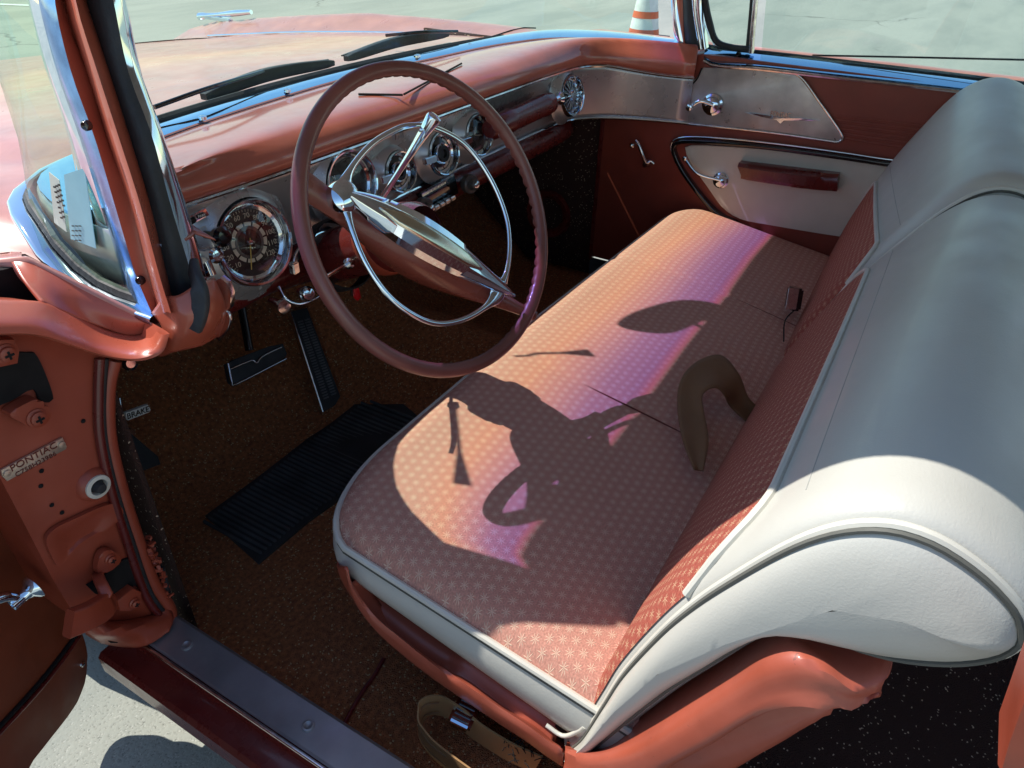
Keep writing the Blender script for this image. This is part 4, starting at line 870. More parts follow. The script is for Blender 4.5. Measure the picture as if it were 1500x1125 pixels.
bm = bmesh.new(); add_lathe(bm, [(.008, -.02), (.008, 0), (.006, .001), (.006, .008), (0, .009)], P(45, 407, 'y', .24), (-.5, -1, 0), 6); new('fender_bolt', bm, M['jamb'], cowl, None, 0)
# knee: end of the dash inside the door opening
kn_ = [[P(222, 458, 'x', -.838), P(236, 478, 'x', -.842), P(240, 500, 'x', -.842), P(236, 521, 'x', -.836)],
 [P(240, 436, 'x', -.844), P(254, 465, 'x', -.848), P(258, 492, 'x', -.848), P(252, 517, 'x', -.840)],
 [P(262, 432, 'x', -.836), P(276, 460, 'x', -.842), P(279, 486, 'x', -.842), P(272, 510, 'x', -.834)],
 [P(290, 415, 'x', -.815), P(305, 445, 'x', -.82), P(307, 478, 'x', -.82), P(296, 504, 'x', -.815)],
 [P(312, 408, 'x', -.78), P(325, 440, 'x', -.785), P(326, 468, 'x', -.785), P(318, 492, 'x', -.785)],
 [P(314, 405, 'x', -.745), P(330, 440, 'x', -.745), P(332, 468, 'x', -.745), P(322, 494, 'x', -.745)]]
knee = loft('pillar_knee', kn_, 26, 36, M['paint'], car, solid=.006, off=-1)
loft('knee_underside', [[r[-1] for r in kn_], [r[-1]+V((0, .07, .0)) for r in kn_], [r[-1]+V((.0, .16, -.01)) for r in kn_]], 20, 10, M['jamb'], knee, solid=.004)
tube('seal_tail', [P(283, 392, 'x', -.806), P(291, 420, 'x', -.824), P(294, 444, 'x', -.829), P(291, 466, 'x', -.834), P(286, 482, 'x', -.838)], .004, M['black'], knee, 30, prof=rrect(.010, .026, .004), up=(-1, -.3, 0), scale=lambda t: (1, 1-.4*t))
# ================================================================== driver door, standing open
DP = V((-.995, .31, .30)); DD = V((-.845, -.535, 0)).normalized(); DN = V((-DD.y, DD.x, 0)).normalized()
if DN.y > 0: DN = -DN
def O(x, y, d=0): return PP(x, y, DP+DN*d, DN)
front = [O(x, y) for x, y in ((-60, 580), (0, 690), (56, 798), (108, 903), (124, 938), (129, 972), (124, 1006), (106, 1040), (74, 1082), (40, 1125))]
print('door pts', [(round((p-DP).dot(DD), 3), round(p.z, 3)) for p in front])
zb = min(p.z for p in front); L_ = 1.18
poly = cr(front, 50); e = poly[-1]
poly = poly+[DP*1+DD*.6+V((0, 0, 0)), DP+DD*L_, DP+DD*L_+V((0, 0, .66))]
for i in (-3, -2): poly[i] = V((poly[i].x, poly[i].y, e.z-.01))
poly[-1] = V((poly[-1].x, poly[-1].y, .96)); t0 = front[0]
if t0.z < .95: poly.append(V((t0.x, t0.y, .96))+DD*.02)
dd = slab('driver_door', poly, DN, .05, M['doorcard'], car, .004)
tube('door_card_seam', [O(x, y, .002) for x, y in ((113, 928), (70, 985), (20, 1042), (-60, 1125), (-200, 1260))], .003, M['shadeblack'], dd, 20, 8)
tube('door_card_bead', [O(x, y, .003) for x, y in ((116, 932), (74, 990), (24, 1047), (-56, 1130), (-196, 1265))], .0035, M['dkmaroon'], dd, 20, 8)
hd_ = lathe('door_knob', [(.008, -.012), (.0072, 0), (.0075, .006), (.010, .010), (.016, .015), (.0175, .019), (.013, .020), (.010, .017), (0, .017)], O(30, 876, .040), (DN*.55-DD*1.0+V((0, 0, .1))), M['chrome'], dd, 28)
tube('handle_arm', [O(27, 876, .038), O(10, 874, .036), O(-8, 878, .03), O(-30, 880, .02), O(-60, 880, .003)], .007, M['chrome'], dd, 20, 12, scale=lambda t: .8+.5*t)
bm = bmesh.new()
for px in ((38, 817), (120, 973), (-30, 700)): add_lathe(bm, [(.005, .0), (.0045, .002), (.002, .0035), (0, .0035)], O(*px, .0), DN, 14)
new('card_screw', bm, M['oldchrome'], dd)
# painted jamb edge of the door behind the card
slab('door_edge', [p-DN*.052-DD*.012 for p in poly], DN, .03, M['jamb'], dd, .002)
dvf = tube('vent_frame', [DP+DD*.05+V((0, 0, .64)), DP+DD*.09+V((0, 0, .85)), DP+DD*.15+V((0, 0, 1.06)), DP+DD*.30+V((.02, 0, 1.10))], .008, M['chrome'], dd, 30)
tube('vent_post', [DP+DD*.33+V((0, 0, .64)), DP+DD*.32+V((0, 0, 1.10))], .006, M['chrome'], dd, 10)
# rear jamb of the door opening at the lower right
bj = [P(1461, 1135, 'x', -.90), P(1478, 1090, 'x', -.90), P(1500, 1030, 'x', -.90), P(1530, 950, 'x', -.90), P(1640, 1000, 'x', -.90), P(1600, 1200, 'x', -.90)]
print('jamb', [tuple(round(c, 3) for c in p) for p in bj])
slab('rear_jamb', bj, (-1, 0, 0), .05, M['jamb'], car, .008)
# ================================================================== front bench
def zt(x, y): return .587+.155*min(0, y+.02)
def yf(x):
    if x < -.58: return .022-.095*(1-math.sqrt(max(0, 1-((-.58-x)/.197)**2)))
    if x > .60: return -.005-.11*(1-math.sqrt(max(0, 1-((x-.60)/.145)**2)))
    return .022-.027*max(0, (x+.1)/.7)
XL, XR, YR = -.776, .744, -.50
def cushpt(u, v, inset=0, dz=0):
    # u across, v front->rear; corner-safe: x clamped where the outline turns
    x = XL+(XR-XL)*u; y = yf(x)*(1-v)+YR*v; return V((x, y, zt(x, y)))
NU, NV = 110, 44; rows, uvs = [], []
for i in range(NU+1):
    uu = i/NU; uu = .5-.5*math.cos(math.pi*uu)*(1+0) if False else uu
    # denser near the ends
    s_ = (uu*2-1); uu = .5+.5*math.copysign(abs(s_)**.85, s_) if abs(s_) > 0 else .5
    x = XL+(XR-XL)*uu; r, q = [], []
    for j in range(NV+1):
        v = (j/NV)**1.25; y = yf(x)*(1-v)+YR*v; dxe = min(x-XL, XR-x); dye = yf(x)-y
        d = min(dxe, dye); 
        dr = math.hypot(max(0, .05-dxe), max(0, .05-dye)); dd_ = min(1, dr/.05); z = zt(x, y)-.026*(1-math.sqrt(max(0, 1-dd_*dd_)))
        z += .016*math.sin(math.pi*min(1, max(0, (x-XL)/(XR-XL))))**.5*math.sin(math.pi*min(1, max(0, dye/.55)))**.7
        z += .0035*math.sin(x*9+1)*math.sin(y*14+x*3)*min(1, max(0, min(dxe, dye))/.08)
        for sx in (-.26, .27):  # stitched channels
            z -= .006*math.exp(-((x-sx)/.008)**2)
        z -= .004*math.exp(-((dye-.30)/.3)**2)*math.exp(-((x+.45)/.12)**2)
        r.append(V((x, y, z))); q.append((x, y))
    rows.append(r); uvs.append(q)
bm = bmesh.new(); add_grid(bm, rows, uv=uvs)
# base frame first: the seat part
def sb(pts, X): return [P(x, y, 'x', X) for x, y in pts]
T0 = sb(((506, 806), (512, 826), (530, 856), (560, 888), (605, 925), (655, 958), (690, 972), (745, 1012), (790, 1040), (822, 1066)), -.765)
T1 = [p+V((-.018, 0, -.012)) for p in T0]
Mi = sb(((508, 832), (516, 858), (545, 900), (590, 938), (635, 972), (690, 1008), (735, 1040), (775, 1066), (805, 1088), (824, 1098)), -.800)
Bo = sb(((512, 855), (526, 888), (556, 926), (596, 962), (640, 996), (690, 1030), (735, 1060), (772, 1084), (802, 1106), (826, 1122)), -.795)
B2_ = [p+V((.03, 0, -.004)) for p in Bo]
seat = loft('front_seat', [[p+V((.04, 0, .0)) for p in T0], T0, T1, Mi, Bo, B2_], 50, 26, M['frame'], car, 'coral painted side shield of the front bench', smooth=50, solid=.004)
seat['label'] = ''; del seat['label']
cush = new('seat_cushion', bm, M['fabric'], seat, None, 60)
# outline ring: welt and cream skirt
def outline(n=140):
    pts = []
    for i in range(40): y = YR+(yf(XL)-YR)*i/39; pts.append(V((XL, y, 0)))
    for i in range(1, 60): 
        t = i/60; x = XL+(XR-XL)*(.5-.5*math.cos(math.pi*t)); pts.append(V((x, yf(x), 0)))
    for i in range(20): y = yf(XR)+(YR-yf(XR))*i/19; pts.append(V((XR, y, 0)))
    return cr(pts, n)
ol = outline(); cen = V((0, -.24, 0))
def shift(p, d):
    n_ = (p-V((max(-.55, min(.55, p.x)), -.20 if p.y > -.12 else p.y, 0))); n_.z = 0; n_.normalize(); return p+n_*d
w_path = [shift(p, .003)+V((0, 0, zt(p.x, p.y)-.025)) for p in ol]
bm = bmesh.new(); add_sweep(bm, w_path, circ(.0050, 8)); new('cushion_welt', bm, M['vinyltrim'], seat)
sk_ = []
for p in ol:
    z = zt(p.x, p.y)-.027; dp = .060+.03*max(0, -(p.y+.05)/.45); a = shift(p, .001); sk_.append([V((a.x, a.y, z))]+[V((*shift(p, .001+.010*math.sin(math.pi*t))[:2], z-dp*t)) for t in (.2, .4, .6, .8, 1)]+[V((*shift(p, -.02)[:2], z-dp-.004))])
bm = bmesh.new(); add_grid(bm, sk_); new('cushion_skirt', bm, M['vinyl'], seat, None, 60)
bm = bmesh.new(); add_sweep(bm, [V((*shift(p, .004)[:2], zt(p.x, p.y)-.032)) for p in ol], circ(.0028, 6)); new('skirt_seam', bm, M['dgroove'], seat)
# dark inner body so nothing shows through
box('seat_box', (-.02, -.27, .41), (1.42, .44, .20), M['dkmaroon'], seat, None, .02)
for sx in (-.26, .27):
    bm = bmesh.new(); pts = []
    for i in range(24):
        y = .0-.47*i/23; dye = yf(sx)-y; z = zt(sx, y)-.026*(1-math.sqrt(max(0, 1-min(1, max(0, .05-dye)/.05)**2)))+.016*math.sin(math.pi*min(1, (sx-XL)/(XR-XL)))**.5*math.sin(math.pi*min(1, max(0, dye/.55)))**.7-.0045; pts.append(V((sx, y, z)))
    add_sweep(bm, pts, circ(.0014, 5)); new('cushion_seam', bm, M['dkmaroon'], cush)
# ---- backrests
prof0 = [(-.405, .375), (-.425, .44), (-.445, .53), (-.462, .605), (-.493, .70), (-.520, .765), (-.549, .821), (-.578, .871), (-.602, .903), (-.627, .925), (-.655, .938), (-.685, .940), (-.715, .932), (-.745, .916), (-.770, .893), (-.782, .862),
 (-.775, .830), (-.750, .800), (-.715, .778), (-.680, .768), (-.648, .766), (-.622, .758), (-.600, .725), (-.572, .665), (-.542, .600), (-.510, .52), (-.480, .44), (-.455, .375)]
NPF = 120; pf = cr([V((0, y, z)) for y, z in prof0], NPF, True); pc = V((0, -.60, .78))
def backrest(x0, x1, lean0, lean1, dz0, dz1, tag):
    inner_side = 1 if tag == 'driver' else 0
    # arc station list with rounded ends
    st = [(-.0, .90, 0)]; R_ = .038; xs = []
    for i in range(7): a = rad(90*i/6); xs.append((x0+R_*(1-math.sin(a)), 1-.028*(1-0)*(1-math.cos(0)) if False else 0, math.cos(a)))
    stations = []
    for i in range(8):
        a = rad(90*i/7); stations.append((x0+R_*(1-math.cos(a)), R_*(1-math.sin(a))))
    mid = [(x0+R_+(x1-x0-2*R_)*i/26, 0) for i in range(1, 26)]
    end = [(x1-(s[0]-x0), s[1]) for s in reversed(stations)]
    allst = stations+mid+end; rows, uvs = [], []
    # outward normals of the profile
    nrm = []
    for i in range(NPF):
        t = pf[(i+1) % NPF]-pf[i-1]; nrm.append(V((0, -t.z, t.y)).normalized())
    if nrm[10].y < 0: nrm = [-n_ for n_ in nrm]
    L_ = [0]
    for i in range(1, NPF+1): L_.append(L_[-1]+(pf[i % NPF]-pf[i-1]).length)
    def sp(x, ins, i):
        t = (x-x0)/(x1-x0); hgt = max(0, min(1, (pf[i].z-.40)/.5)); p = pf[i]-nrm[i]*ins
        return V((x, p.y-(lean0+(lean1-lean0)*t)*hgt, p.z+(dz0+(dz1-dz0)*t)*hgt))
    for x, ins in allst:
        rows.append([sp(x, ins*.45, i) for i in range(NPF)]); uvs.append([(x, L_[i]) for i in range(NPF)])
    def weltidx(x):  # index along the profile where fabric stops
        t = (x-x0)/(x1-x0); return t
    bm = bmesh.new(); add_grid(bm, rows, closev=True)
    bv = new('backrest', bm, M['vinyl'], seat, None, 70)
    # end caps, softly bulging
    for side, (xx, sg) in enumerate(((x0, -1), (x1, 1))):
        cap = []; R0 = rows[0] if side == 0 else rows[-1]
        spine = [(-.43, .40), (-.452, .46), (-.478, .55), (-.515, .65), (-.57, .74), (-.64, .835), (-.69, .853), (-.72, .852)]
        sl = [0]
        for k_ in range(1, len(spine)): sl.append(sl[-1]+math.dist(spine[k_], spine[k_-1]))
        im = min(range(NPF), key=lambda i_: (pf[i_]-V((0, -.782, .862))).length)
        def mono(i_):
            s_ = (i_/im if i_ < im else 1-(i_-im)/(NPF-im)); s_ = s_**.95*sl[-1]
            for k_ in range(len(spine)-1):
                if s_ <= sl[k_+1]+1e-9: t = (s_-sl[k_])/(sl[k_+1]-sl[k_]); return V((0, spine[k_][0]+(spine[k_+1][0]-spine[k_][0])*t, spine[k_][1]+(spine[k_+1][1]-spine[k_][1])*t))
            return V((0, *spine[-1]))
        def near(p):
            best = min(range(len(spine)-1), key=lambda k_: 1)
            bd, bp_ = 9, None
            for a, b in zip(spine[:-1], spine[1:]):
                a2, b2 = V((0, *a)), V((0, *b)); ab = b2-a2; t = max(0, min(1, (V((0, p.y, p.z))-a2).dot(ab)/ab.dot(ab))); q = a2+ab*t; d = (q-V((0, p.y, p.z))).length
                if d < bd: bd, bp_ = d, q
            return bp_
        lean = lean0 if side == 0 else lean1; dzz = dz0 if side == 0 else dz1
        def unl(p): h = max(0, min(1, (p.z-.40)/.5)); return V((xx, p.y+lean*h, p.z-dzz*h))
        bf = .12 if side == inner_side else 1
        for fr, bu in ((0, 0), (.05, .006), (.15, .0125), (.3, .018), (.5, .022), (.75, .0245), (1, .025)):
            r = []
            for i in range(NPF):
                p0_ = unl(R0[i]); q = mono(i); p = V((xx+sg*bu*bf, p0_.y+(q.y-p0_.y)*fr, p0_.z+(q.z-p0_.z)*fr)); h = max(0, min(1, (p.z-.40)/.5)); r.append(V((p.x, p.y-lean*h, p.z+dzz*h)))
            cap.append(r)
        bm = bmesh.new(); add_grid(bm, cap, closev=True); bmesh.ops.remove_doubles(bm, verts=bm.verts, dist=.0006)
        new('end_panel', bm, M['vinyl'], seat, None, 70)
        bm = bmesh.new(); add_sweep(bm, [p+V((sg*.001, 0, 0)) for p in R0], circ(.0046, 8), closed=True); new('backrest_welt', bm, M['vinyltrim'], seat)
        bm = bmesh.new(); add_sweep(bm, [p.lerp(c, .6)+V((sg*.003, 0, 0)) for p, c in zip(R0, cap[1])], circ(.0028, 6), closed=True); new('backrest_seam', bm, M['dgroove'], seat)
    return rows, uvs, allst, sp, nrm
def faceins(tag, x0, x1, lean0, lean1, dz0, dz1, zn, zf):
    rows, uvs, stn, sp, nrm = backrest(x0, x1, lean0, lean1, dz0, dz1, tag)
    # fabric insert on the front, welt line rising from zn..zf
    idx0 = min(range(NPF), key=lambda i: (pf[i]-V((0, -.405, .385))).length)
    fr, fu, wl = [], [], []
    X0, X1 = x0+.004, x1-.004; NX = 60
    for a in range(NX+1):
        t = a/NX; x = X0+(X1-X0)*t; zl = zn+(zf-zn)*t
        e0 = min(1, (x-x0)/(.09 if tag == 'driver' else .035)); e1 = min(1, (x1-x)/.07); zl -= .14*(1-math.sqrt(max(0, 1-(1-e0)**2)))+.14*(1-math.sqrt(max(0, 1-(1-e1)**2)))
        d0 = min(x-x0, x1-x); ins = .038*(1-math.sqrt(max(0, 1-(1-min(1, d0/.038))**2)))*.45
        r, q = [], []; steps = 34; acc = 0; prev = None; fi = 0
        # front run of the profile by height
        def atz(z):
            for i in range(NPF):
                i1, i2 = i, (i+1) % NPF
                if pf[i1].y > -.62 and pf[i2].y > -.66 and pf[i1].z <= z <= pf[i2].z and (nrm[i1].y > -.1): 
                    return i1, (z-pf[i1].z)/max(1e-6, pf[i2].z-pf[i1].z)
            return None
        for s_ in range(steps+1):
            z = .40+(zl-.40)*s_/steps; h = atz(z)
            i1, f_ = h; p = sp(x, ins-.0025, i1).lerp(sp(x, ins-.0025, (i1+1) % NPF), f_)
            if prev is not None: acc += (p-prev).length
            prev = p; r.append(p); q.append((x, acc))
        fr.append(r); fu.append(q); wl.append(r[-1])
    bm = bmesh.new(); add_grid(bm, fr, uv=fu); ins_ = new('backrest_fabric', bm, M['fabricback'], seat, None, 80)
    bm = bmesh.new(); add_sweep(bm, wl, circ(.0045, 8)); new('fabric_welt', bm, M['vinyltrim'], seat)
    # stitched line a hand above the welt
    bm = bmesh.new(); st = []
    for a in range(3, NX-2):
        t = a/NX; x = X0+(X1-X0)*t; zl = zn+(zf-zn)*t+.040
        i1 = min(range(NPF), key=lambda i: abs(pf[i].z-zl)+(9 if pf[i].y < -.64 or nrm[i].y < -.1 else 0)); z0 = pf[i1].z; i0 = i1-1 if z0 > zl else i1; i2 = (i0+1) % NPF; f_ = max(0, min(1, (zl-pf[i0].z)/max(1e-6, pf[i2].z-pf[i0].z)))
        st.append(sp(x, .0004, i0).lerp(sp(x, .0004, i2), f_))
    add_sweep(bm, st, circ(.0009, 5)); new('vinyl_stitching', bm, M['stitch'], seat)
    return ins_
faceins('driver', -.780, .090, .0, .045, 0, 0, .850, .782)
faceins('passenger', .108, .742, .045, .0, .015, .065, .785, .70)
# armrest flap corner showing between the two backs: small white edged tongue
# moulded crest on the passenger back
cx_ = [(1352, 232), (1372, 222), (1380, 205), (1385, 200), (1384, 214), (1377, 226), (1383, 224), (1397, 200)]
# ---- painted lower shield below the backrest
TT = [P(830, 1091, 'x', -.782), P(862, 1097, 'x', -.782), P(900, 1090, 'x', -.782), P(950, 1055, 'x', -.776), P(1010, 1015, 'x', -.772), P(1070, 972, 'x', -.768), P(1125, 932, 'x', -.765), P(1160, 921, 'x', -.765), P(1200, 942, 'x', -.765), P(1255, 965, 'x', -.768), P(1304, 982, 'x', -.775)]
TI = [p+V((.05, 0, 0)) for p in TT]
RD = [P(829, 1100, 'x', -0.801), P(870, 1106, 'x', -0.808), P(915, 1096, 'x', -0.811), P(960, 1074, 'x', -0.811), P(1020, 1036, 'x', -0.808), P(1075, 1000, 'x', -0.806), P(1120, 972, 'x', -0.806), P(1165, 962, 'x', -0.806), P(1205, 976, 'x', -0.806), P(1245, 1006, 'x', -0.804), P(1290, 1004, 'x', -0.786)]
RM = [P(829, 1114, 'x', -0.806), P(870, 1122, 'x', -0.818), P(925, 1118, 'x', -0.823), P(980, 1092, 'x', -0.823), P(1035, 1062, 'x', -0.820), P(1090, 1032, 'x', -0.818), P(1130, 1014, 'x', -0.816), P(1170, 1010, 'x', -0.814), P(1210, 1016, 'x', -0.810), P(1250, 1022, 'x', -0.798), P(1290, 1012, 'x', -0.778)]
RB = [P(826, 1135, 'x', -.812), P(870, 1160, 'x', -.82), P(930, 1150, 'x', -.82), P(990, 1115, 'x', -.82), P(1045, 1085, 'x', -.818), P(1095, 1052, 'x', -.816), P(1135, 1034, 'x', -.815), P(1172, 1030, 'x', -.815), P(1212, 1034, 'x', -.812), P(1250, 1034, 'x', -.80), P(1288, 1014, 'x', -.785)]
sh = loft('backrest_shield', [TI, TT, RD, RM, RB, [p+V((.05, 0, 0)) for p in RB]], 70, 30, M['frame'], seat, smooth=50, solid=.004)
# straight painted riser under the shield, down to the floor
r0 = [P(826, 1128, 'x', -.805), P(960, 1125, 'x', -.805), P(1060, 1072, 'x', -.805), P(1150, 1030, 'x', -.805), P(1225, 1030, 'x', -.80)]
rbm = [P(826, 1210, 'x', -.79), P(950, 1195, 'x', -.79), P(1060, 1132, 'x', -.79), P(1145, 1082, 'x', -.79), P(1216, 1038, 'x', -.79)]
loft('seat_riser', [[p+V((.004, 0, .004)) for p in r0], [a.lerp(b, .5)+V((-.004, 0, 0)) for a, b in zip(r0, rbm)], rbm, [p+V((.05, 0, 0)) for p in rbm]], 24, 14, M['frame'], seat, solid=.004)
box('seat_track', (-.70, -.52, .31), (.05, .34, .05), M['shadeblack'], seat, None, .005)
slab('hinge_cover', [P(812, 1064, 'x', -.77), P(828, 1060, 'x', -.77), P(870, 1085, 'x', -.77), P(866, 1100, 'x', -.77), P(828, 1096, 'x', -.77)], (-1, 0, 0), .02, M['shadeblack'], seat, .002)
tube('skirt_welt', [P(800, 1062, 'x', -.785), P(825, 1078, 'x', -.785), P(848, 1070, 'x', -.785), P(856, 1064, 'x', -.785)], .003, M['vinyltrim'], seat, 14, 8)
# ---- belts
def ribbon(name, pts, w, mat, parent, up=None, n=60, tw=None):
    path = cr(pts, n); bm = bmesh.new(); F = frames(path, False, up); rows = []
    for i, (p, (t, x, y)) in enumerate(zip(path, F)):
        a = (tw(i/(n-1)) if tw else 0); d = x*math.cos(a)+y*math.sin(a); e = x*-math.sin(a)+y*math.cos(a)
        rows.append([p+d*(w/2*s_)+e*.0012*k_ for s_, k_ in ((-1, 1), (-.5, 1.3), (.5, 1.3), (1, 1), (1, -1), (.5, -.6), (-.5, -.6), (-1, -1))])
    add_grid(bm, rows, closev=True); return new(name, bm, mat, parent, None, 50)
FZ = .285
b1 = ribbon('seat_belt', [P(788, 1120, 'z', .30), P(745, 1100, 'z', .31), P(700, 1072, 'z', .325), P(672, 1048, 'z', .34), P(645, 1034, 'z', .335), P(622, 1040, 'z', .325), P(614, 1065, 'z', .318), P(628, 1090, 'z', .312), P(652, 1112, 'z', .308), P(690, 1140, 'z', .305)], .048, M['belt'], car, (0, 0, 1), 80)
b1['label'] = 'tan lap belt looped on the orange carpet beside the bench'
for dz in (-.012, .012):
    tube('belt_stripe', [P(645, 1034, 'z', .335)+V((-.003, 0, dz)), P(622, 1040, 'z', .325)+V((-.003, 0, dz)), P(614, 1065, 'z', .318)+V((-.003, -.002, dz)), P(628, 1090, 'z', .312)+V((-.003, -.003, dz)), P(652, 1112, 'z', .308)+V((-.002, -.003, dz))], .001, M['beltdark'], b1, 30, 6)
bc = P(680, 1046, 'z', .352); bx = (P(672, 1062, 'z', .352)-P(688, 1030, 'z', .352)).normalized(); bz_ = ((CAM-bc).normalized()+V((0, 0, .8))); bz_ = (bz_-bx*bz_.dot(bx)).normalized(); by = bz_.cross(bx); RB_ = Matrix((bx, by, bz_)).transposed()
bk = box('belt_buckle', bc, (.042, .034, .014), M['chrome'], b1, RB_, .004)
bm = bmesh.new()
for i in range(5): add_box(bm, bc+RB_ @ V((-.014+.007*i, 0, -.0075)), (.0016, .024, .002), RB_); add_box(bm, bc+RB_ @ V((-.014+.007*i, 0, .0072)), (.0016, .024, .002), RB_)
new('buckle_grooves', bm, M['bakelite'], bk)
bm = bmesh.new()
for i in range(26):
    c = P(735+random.random()*50, 1080+random.random()*40, 'z', .325); d = V((random.uniform(-1, 1), random.uniform(-1, 1), random.uniform(0, .8)))*.014
    add_sweep(bm, [c, c+d*.5+V((0, 0, .004)), c+d], circ(.0007, 4))
new('frayed_threads', bm, M['shadeblack'], b1, None, 0)
ra = [((1126, 606), .530), ((1098, 584), .560), ((1082, 548), .598), ((1057, 521), .614), ((1026, 527), .616), ((1001, 549), .606), ((992, 584), .590), ((999, 640), .578), ((1017, 688), .566)]
rb_ = [((1098, 622), .528), ((1070, 596), .556), ((1062, 580), .590), ((1050, 568), .606), ((1036, 571), .606), ((1028, 582), .598), ((1032, 606), .585), ((1038, 646), .575), ((1030, 690), .565)]
b2 = loft('seat_belt', [[P(*p, 'z', z) for p, z in ra], [P((p[0]+q[0])/2, (p[1]+q[1])/2, 'z', (z+y)/2-.004) for (p, z), (q, y) in zip(ra, rb_)], [P(*p, 'z', z) for p, z in rb_]], 60, 8, M['beltdark'], car, solid=.0025, off=0)
b2['label'] = 'brown lap belt curling out of the gap between cushion and backrest'
lt = P(1163, 437, 'z', .575); b3 = box('belt_latch', lt, (.06, .022, .05), M['blackgloss'], car, Euler((0, .35, .4)).to_matrix(), .004)
box('latch_rim', lt+V((-.030, 0, .012)), (.003, .023, .046), M['oldchrome'], b3, Euler((0, .35, .4)).to_matrix(), .001)
tube('latch_cable', [lt+V((-.01, -.01, -.02)), P(1150, 470, 'z', .555), P(1148, 500, 'z', .55)], .0015, M['shadeblack'], b3, 14, 6)
# ================================================================== rear of the cabin (mostly out of the picture)
rb = box('rear_seat', (0, -1.42, .46), (1.36, .50, .20), M['fabric'], car, None, .05)
box('rear_backrest', (0, -1.70, .72), (1.36, .16, .50), M['vinyl'], rb, Euler((-.25, 0, 0)).to_matrix(), .05)
box('parcel_shelf', (0, -1.98, .93), (1.5, .42, .03), M['dkmaroon'], car, None, .008)
for sg in (-1, 1):
    box('rear_trim_panel', (sg*.80, -1.62, .64), (.06, .92, .62), M['maroon'], car, None, .02)
    tube('rear_pillar', [V((sg*.77, -1.70, 1.43)), V((sg*.80, -1.85, 1.25)), V((sg*.86, -2.05, .96))], .05, M['hoodpaint'], car, 20, prof=rrect(.06, .20, .02), up=(1, 0, 0))
slab('rear_window', [V((-.72, -1.78, 1.40)), V((.72, -1.78, 1.40)), V((.78, -2.12, .97)), V((-.78, -2.12, .97))], (0, -1, .8), .005, M['glass'], car)
bm = bmesh.new(); add_grid(bm, [[V((-.985, y, z)) for z in (.24, .5, .8, .93)]+[V((-.97, y, .965)), V((-.86, y, .972))] for y in (-1.20, -1.7, -2.4, -2.75)]); new('side_panel', bm, M['hoodpaint'], car, None, 50, solid=.01)
bm = bmesh.new(); add_grid(bm, [[V((x, y, .975+.02*(1-x*x)-.06*((-y-2.1)/1.6)**2)) for x in (-.98, -.6, -.2, .2, .6, .98)] for y in (-2.1, -2.5, -3.0, -3.5, -3.7)]); new('trunk_lid', bm, M['hoodpaint'], car, None, 50, solid=.01)
box('rear_bumper', (0, -3.72, .48), (1.9, .12, .22), M['chrome'], car, None, .04); box('front_bumper', (0, 2.28, .45), (1.9, .14, .2), M['chrome'], car, None, .04)
wall('rear_flank', [V((-.98, -2.7, .90)), V((-.98, -3.2, .9)), V((-.9, -3.66, .9)), V((0, -3.7, .93)), V((.9, -3.66, .9)), V((.98, -3.2, .9)), V((.98, -2.7, .90))], .28, M['hoodpaint'], car)
# inside mirror (casts its shadow on the bench) and two unseen rods placed for the thin shadows they cast
MS = V((-.12, .77, 1.0)).normalized()
def sunup(px, z, zs=.595):   # the point at height z whose shadow falls at this place of the cushion
    p = P(*px, 'z', zs); return p+MS*((z-zs)/MS.z)
a, b = sunup((912, 464), 1.31), sunup((1040, 432), 1.31); c = (a+b)/2
mr = slab('rear_view_mirror', cr([sunup(q, 1.31+.0)+V((0, 0, (i in (2, 3, 4))*.02)) for i, q in enumerate(((906, 466), (930, 447), (975, 425), (1020, 421), (1046, 427), (1018, 447), (975, 468), (930, 471)))], 40, True), (0, -.5, .85), .012, M['oldchrome'], car, .003)
tube('mirror_stem', [c, c+V((0, .02, .05)), V((c.x-.01, c.y+.02, 1.415))], .006, M['chrome'], mr, 12)
def shadow_rod(pa, pb, z):
    A_ = sunup(pa, z-.0); B3 = sunup(pb, z+.04); d = B3-A_
    return tube('shadow_rod', [A_, A_.lerp(B3, .55), B3], .0032, M['oldchrome'], car, 24, 8, scale=lambda t: 1 if t < .62 else 1+2.6*(t-.62)/.38)
shadow_rod((661, 586), (665, 694), 1.20); shadow_rod((752, 519), (859, 507), 1.20)
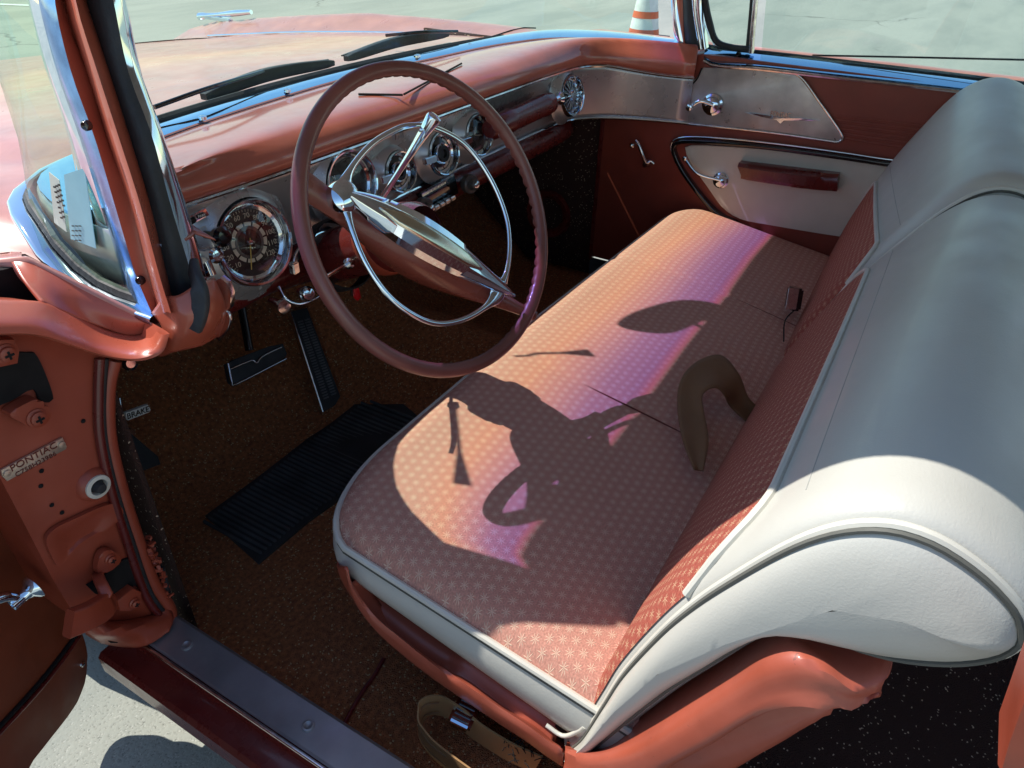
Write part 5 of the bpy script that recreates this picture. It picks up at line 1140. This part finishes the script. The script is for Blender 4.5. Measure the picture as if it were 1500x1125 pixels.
# ================================================================== traffic cone beyond the far pillar
cb_ = P(943, 47, 'z', .22); cc = V((cb_.x, cb_.y, .14))
cone = thing('traffic_cone', 'white traffic cone with two orange bands, out on the pavement beyond the windshield', 'traffic cone')
lathe('cone_body', [(.16, .045), (.145, .06), (.085, .45), (.05, .75), (.035, .92), (.03, .93), (.0, .93)], cc, (0, 0, 1), M['conew'], cone, 36, label=None)
def crad(h): return .145+(.085-.145)*(h-.06)/.39 if h < .45 else .085+(.05-.085)*(h-.45)/.30
d_ = (cc-CAM).length/FPX
for y0, y1 in ((41, 50), (15, 25)):
    z1, z0 = P(943, y0, 'x', cc.x).z-.14, P(943, y1, 'x', cc.x).z-.14
    lathe('cone_band', [(crad(z0)+.002, z0), (crad(z1)+.002, z1)], cc, (0, 0, 1), M['orange'], cone, 36)
bm = bmesh.new(); add_box(bm, cc+V((0, 0, .022)), (.42, .42, .044), None, .012); new('cone_base', bm, M['black'], cone)
# ================================================================== keep the tree to thing > part > sub-part
def depth(o):
    d = 1
    while o.parent: o = o.parent; d += 1
    return d
for o in list(scn.objects):
    if depth(o) == 4:
        if o.parent.parent.name == 'dashboard': o.parent.parent = car
        else: o.parent = o.parent.parent
for o in list(scn.objects):
    if depth(o) == 4: o.parent = o.parent.parent
# ================================================================== camera, light
cd = bpy.data.cameras.new('camera'); cam = bpy.data.objects.new('camera', cd); COL.objects.link(cam)
cam.matrix_world = Matrix.Translation(CAM) @ ROT.to_4x4(); cd.sensor_width = 36; cd.lens = FPX/1500*36; cd.clip_start = .02; cd.clip_end = 1000; scn.camera = cam
w = bpy.data.worlds.new('World'); scn.world = w; w.use_nodes = True; nt = w.node_tree; sk = nt.nodes.new('ShaderNodeTexSky'); sk.sky_type = 'NISHITA'; sk.sun_disc = False
SD = V((-.12, .77, 1.0)).normalized()
sk.sun_elevation = math.asin(SD.z); sk.sun_rotation = math.atan2(SD.x, SD.y); sk.altitude = 200; sk.air_density = 1.3; sk.dust_density = .2; sk.ozone_density = 2.5
nt.links.new(sk.outputs[0], nt.nodes['Background'].inputs[0]); nt.nodes['Background'].inputs[1].default_value = .15
sd = bpy.data.lights.new('sun', 'SUN'); so = bpy.data.objects.new('sun', sd); COL.objects.link(so); so.rotation_euler = SD.to_track_quat('Z', 'Y').to_euler(); so.location = (0, 0, 5)
sd.energy = 5.0; sd.angle = rad(.5); sd.color = (1, .955, .88)
vs = scn.view_settings; vs.view_transform = 'Standard'; vs.look = 'None'; vs.gamma = 1; vs.exposure = .25
scn.cycles.max_bounces = 10; scn.cycles.transparent_max_bounces = 16; scn.cycles.glossy_bounces = 5; scn.cycles.diffuse_bounces = 5
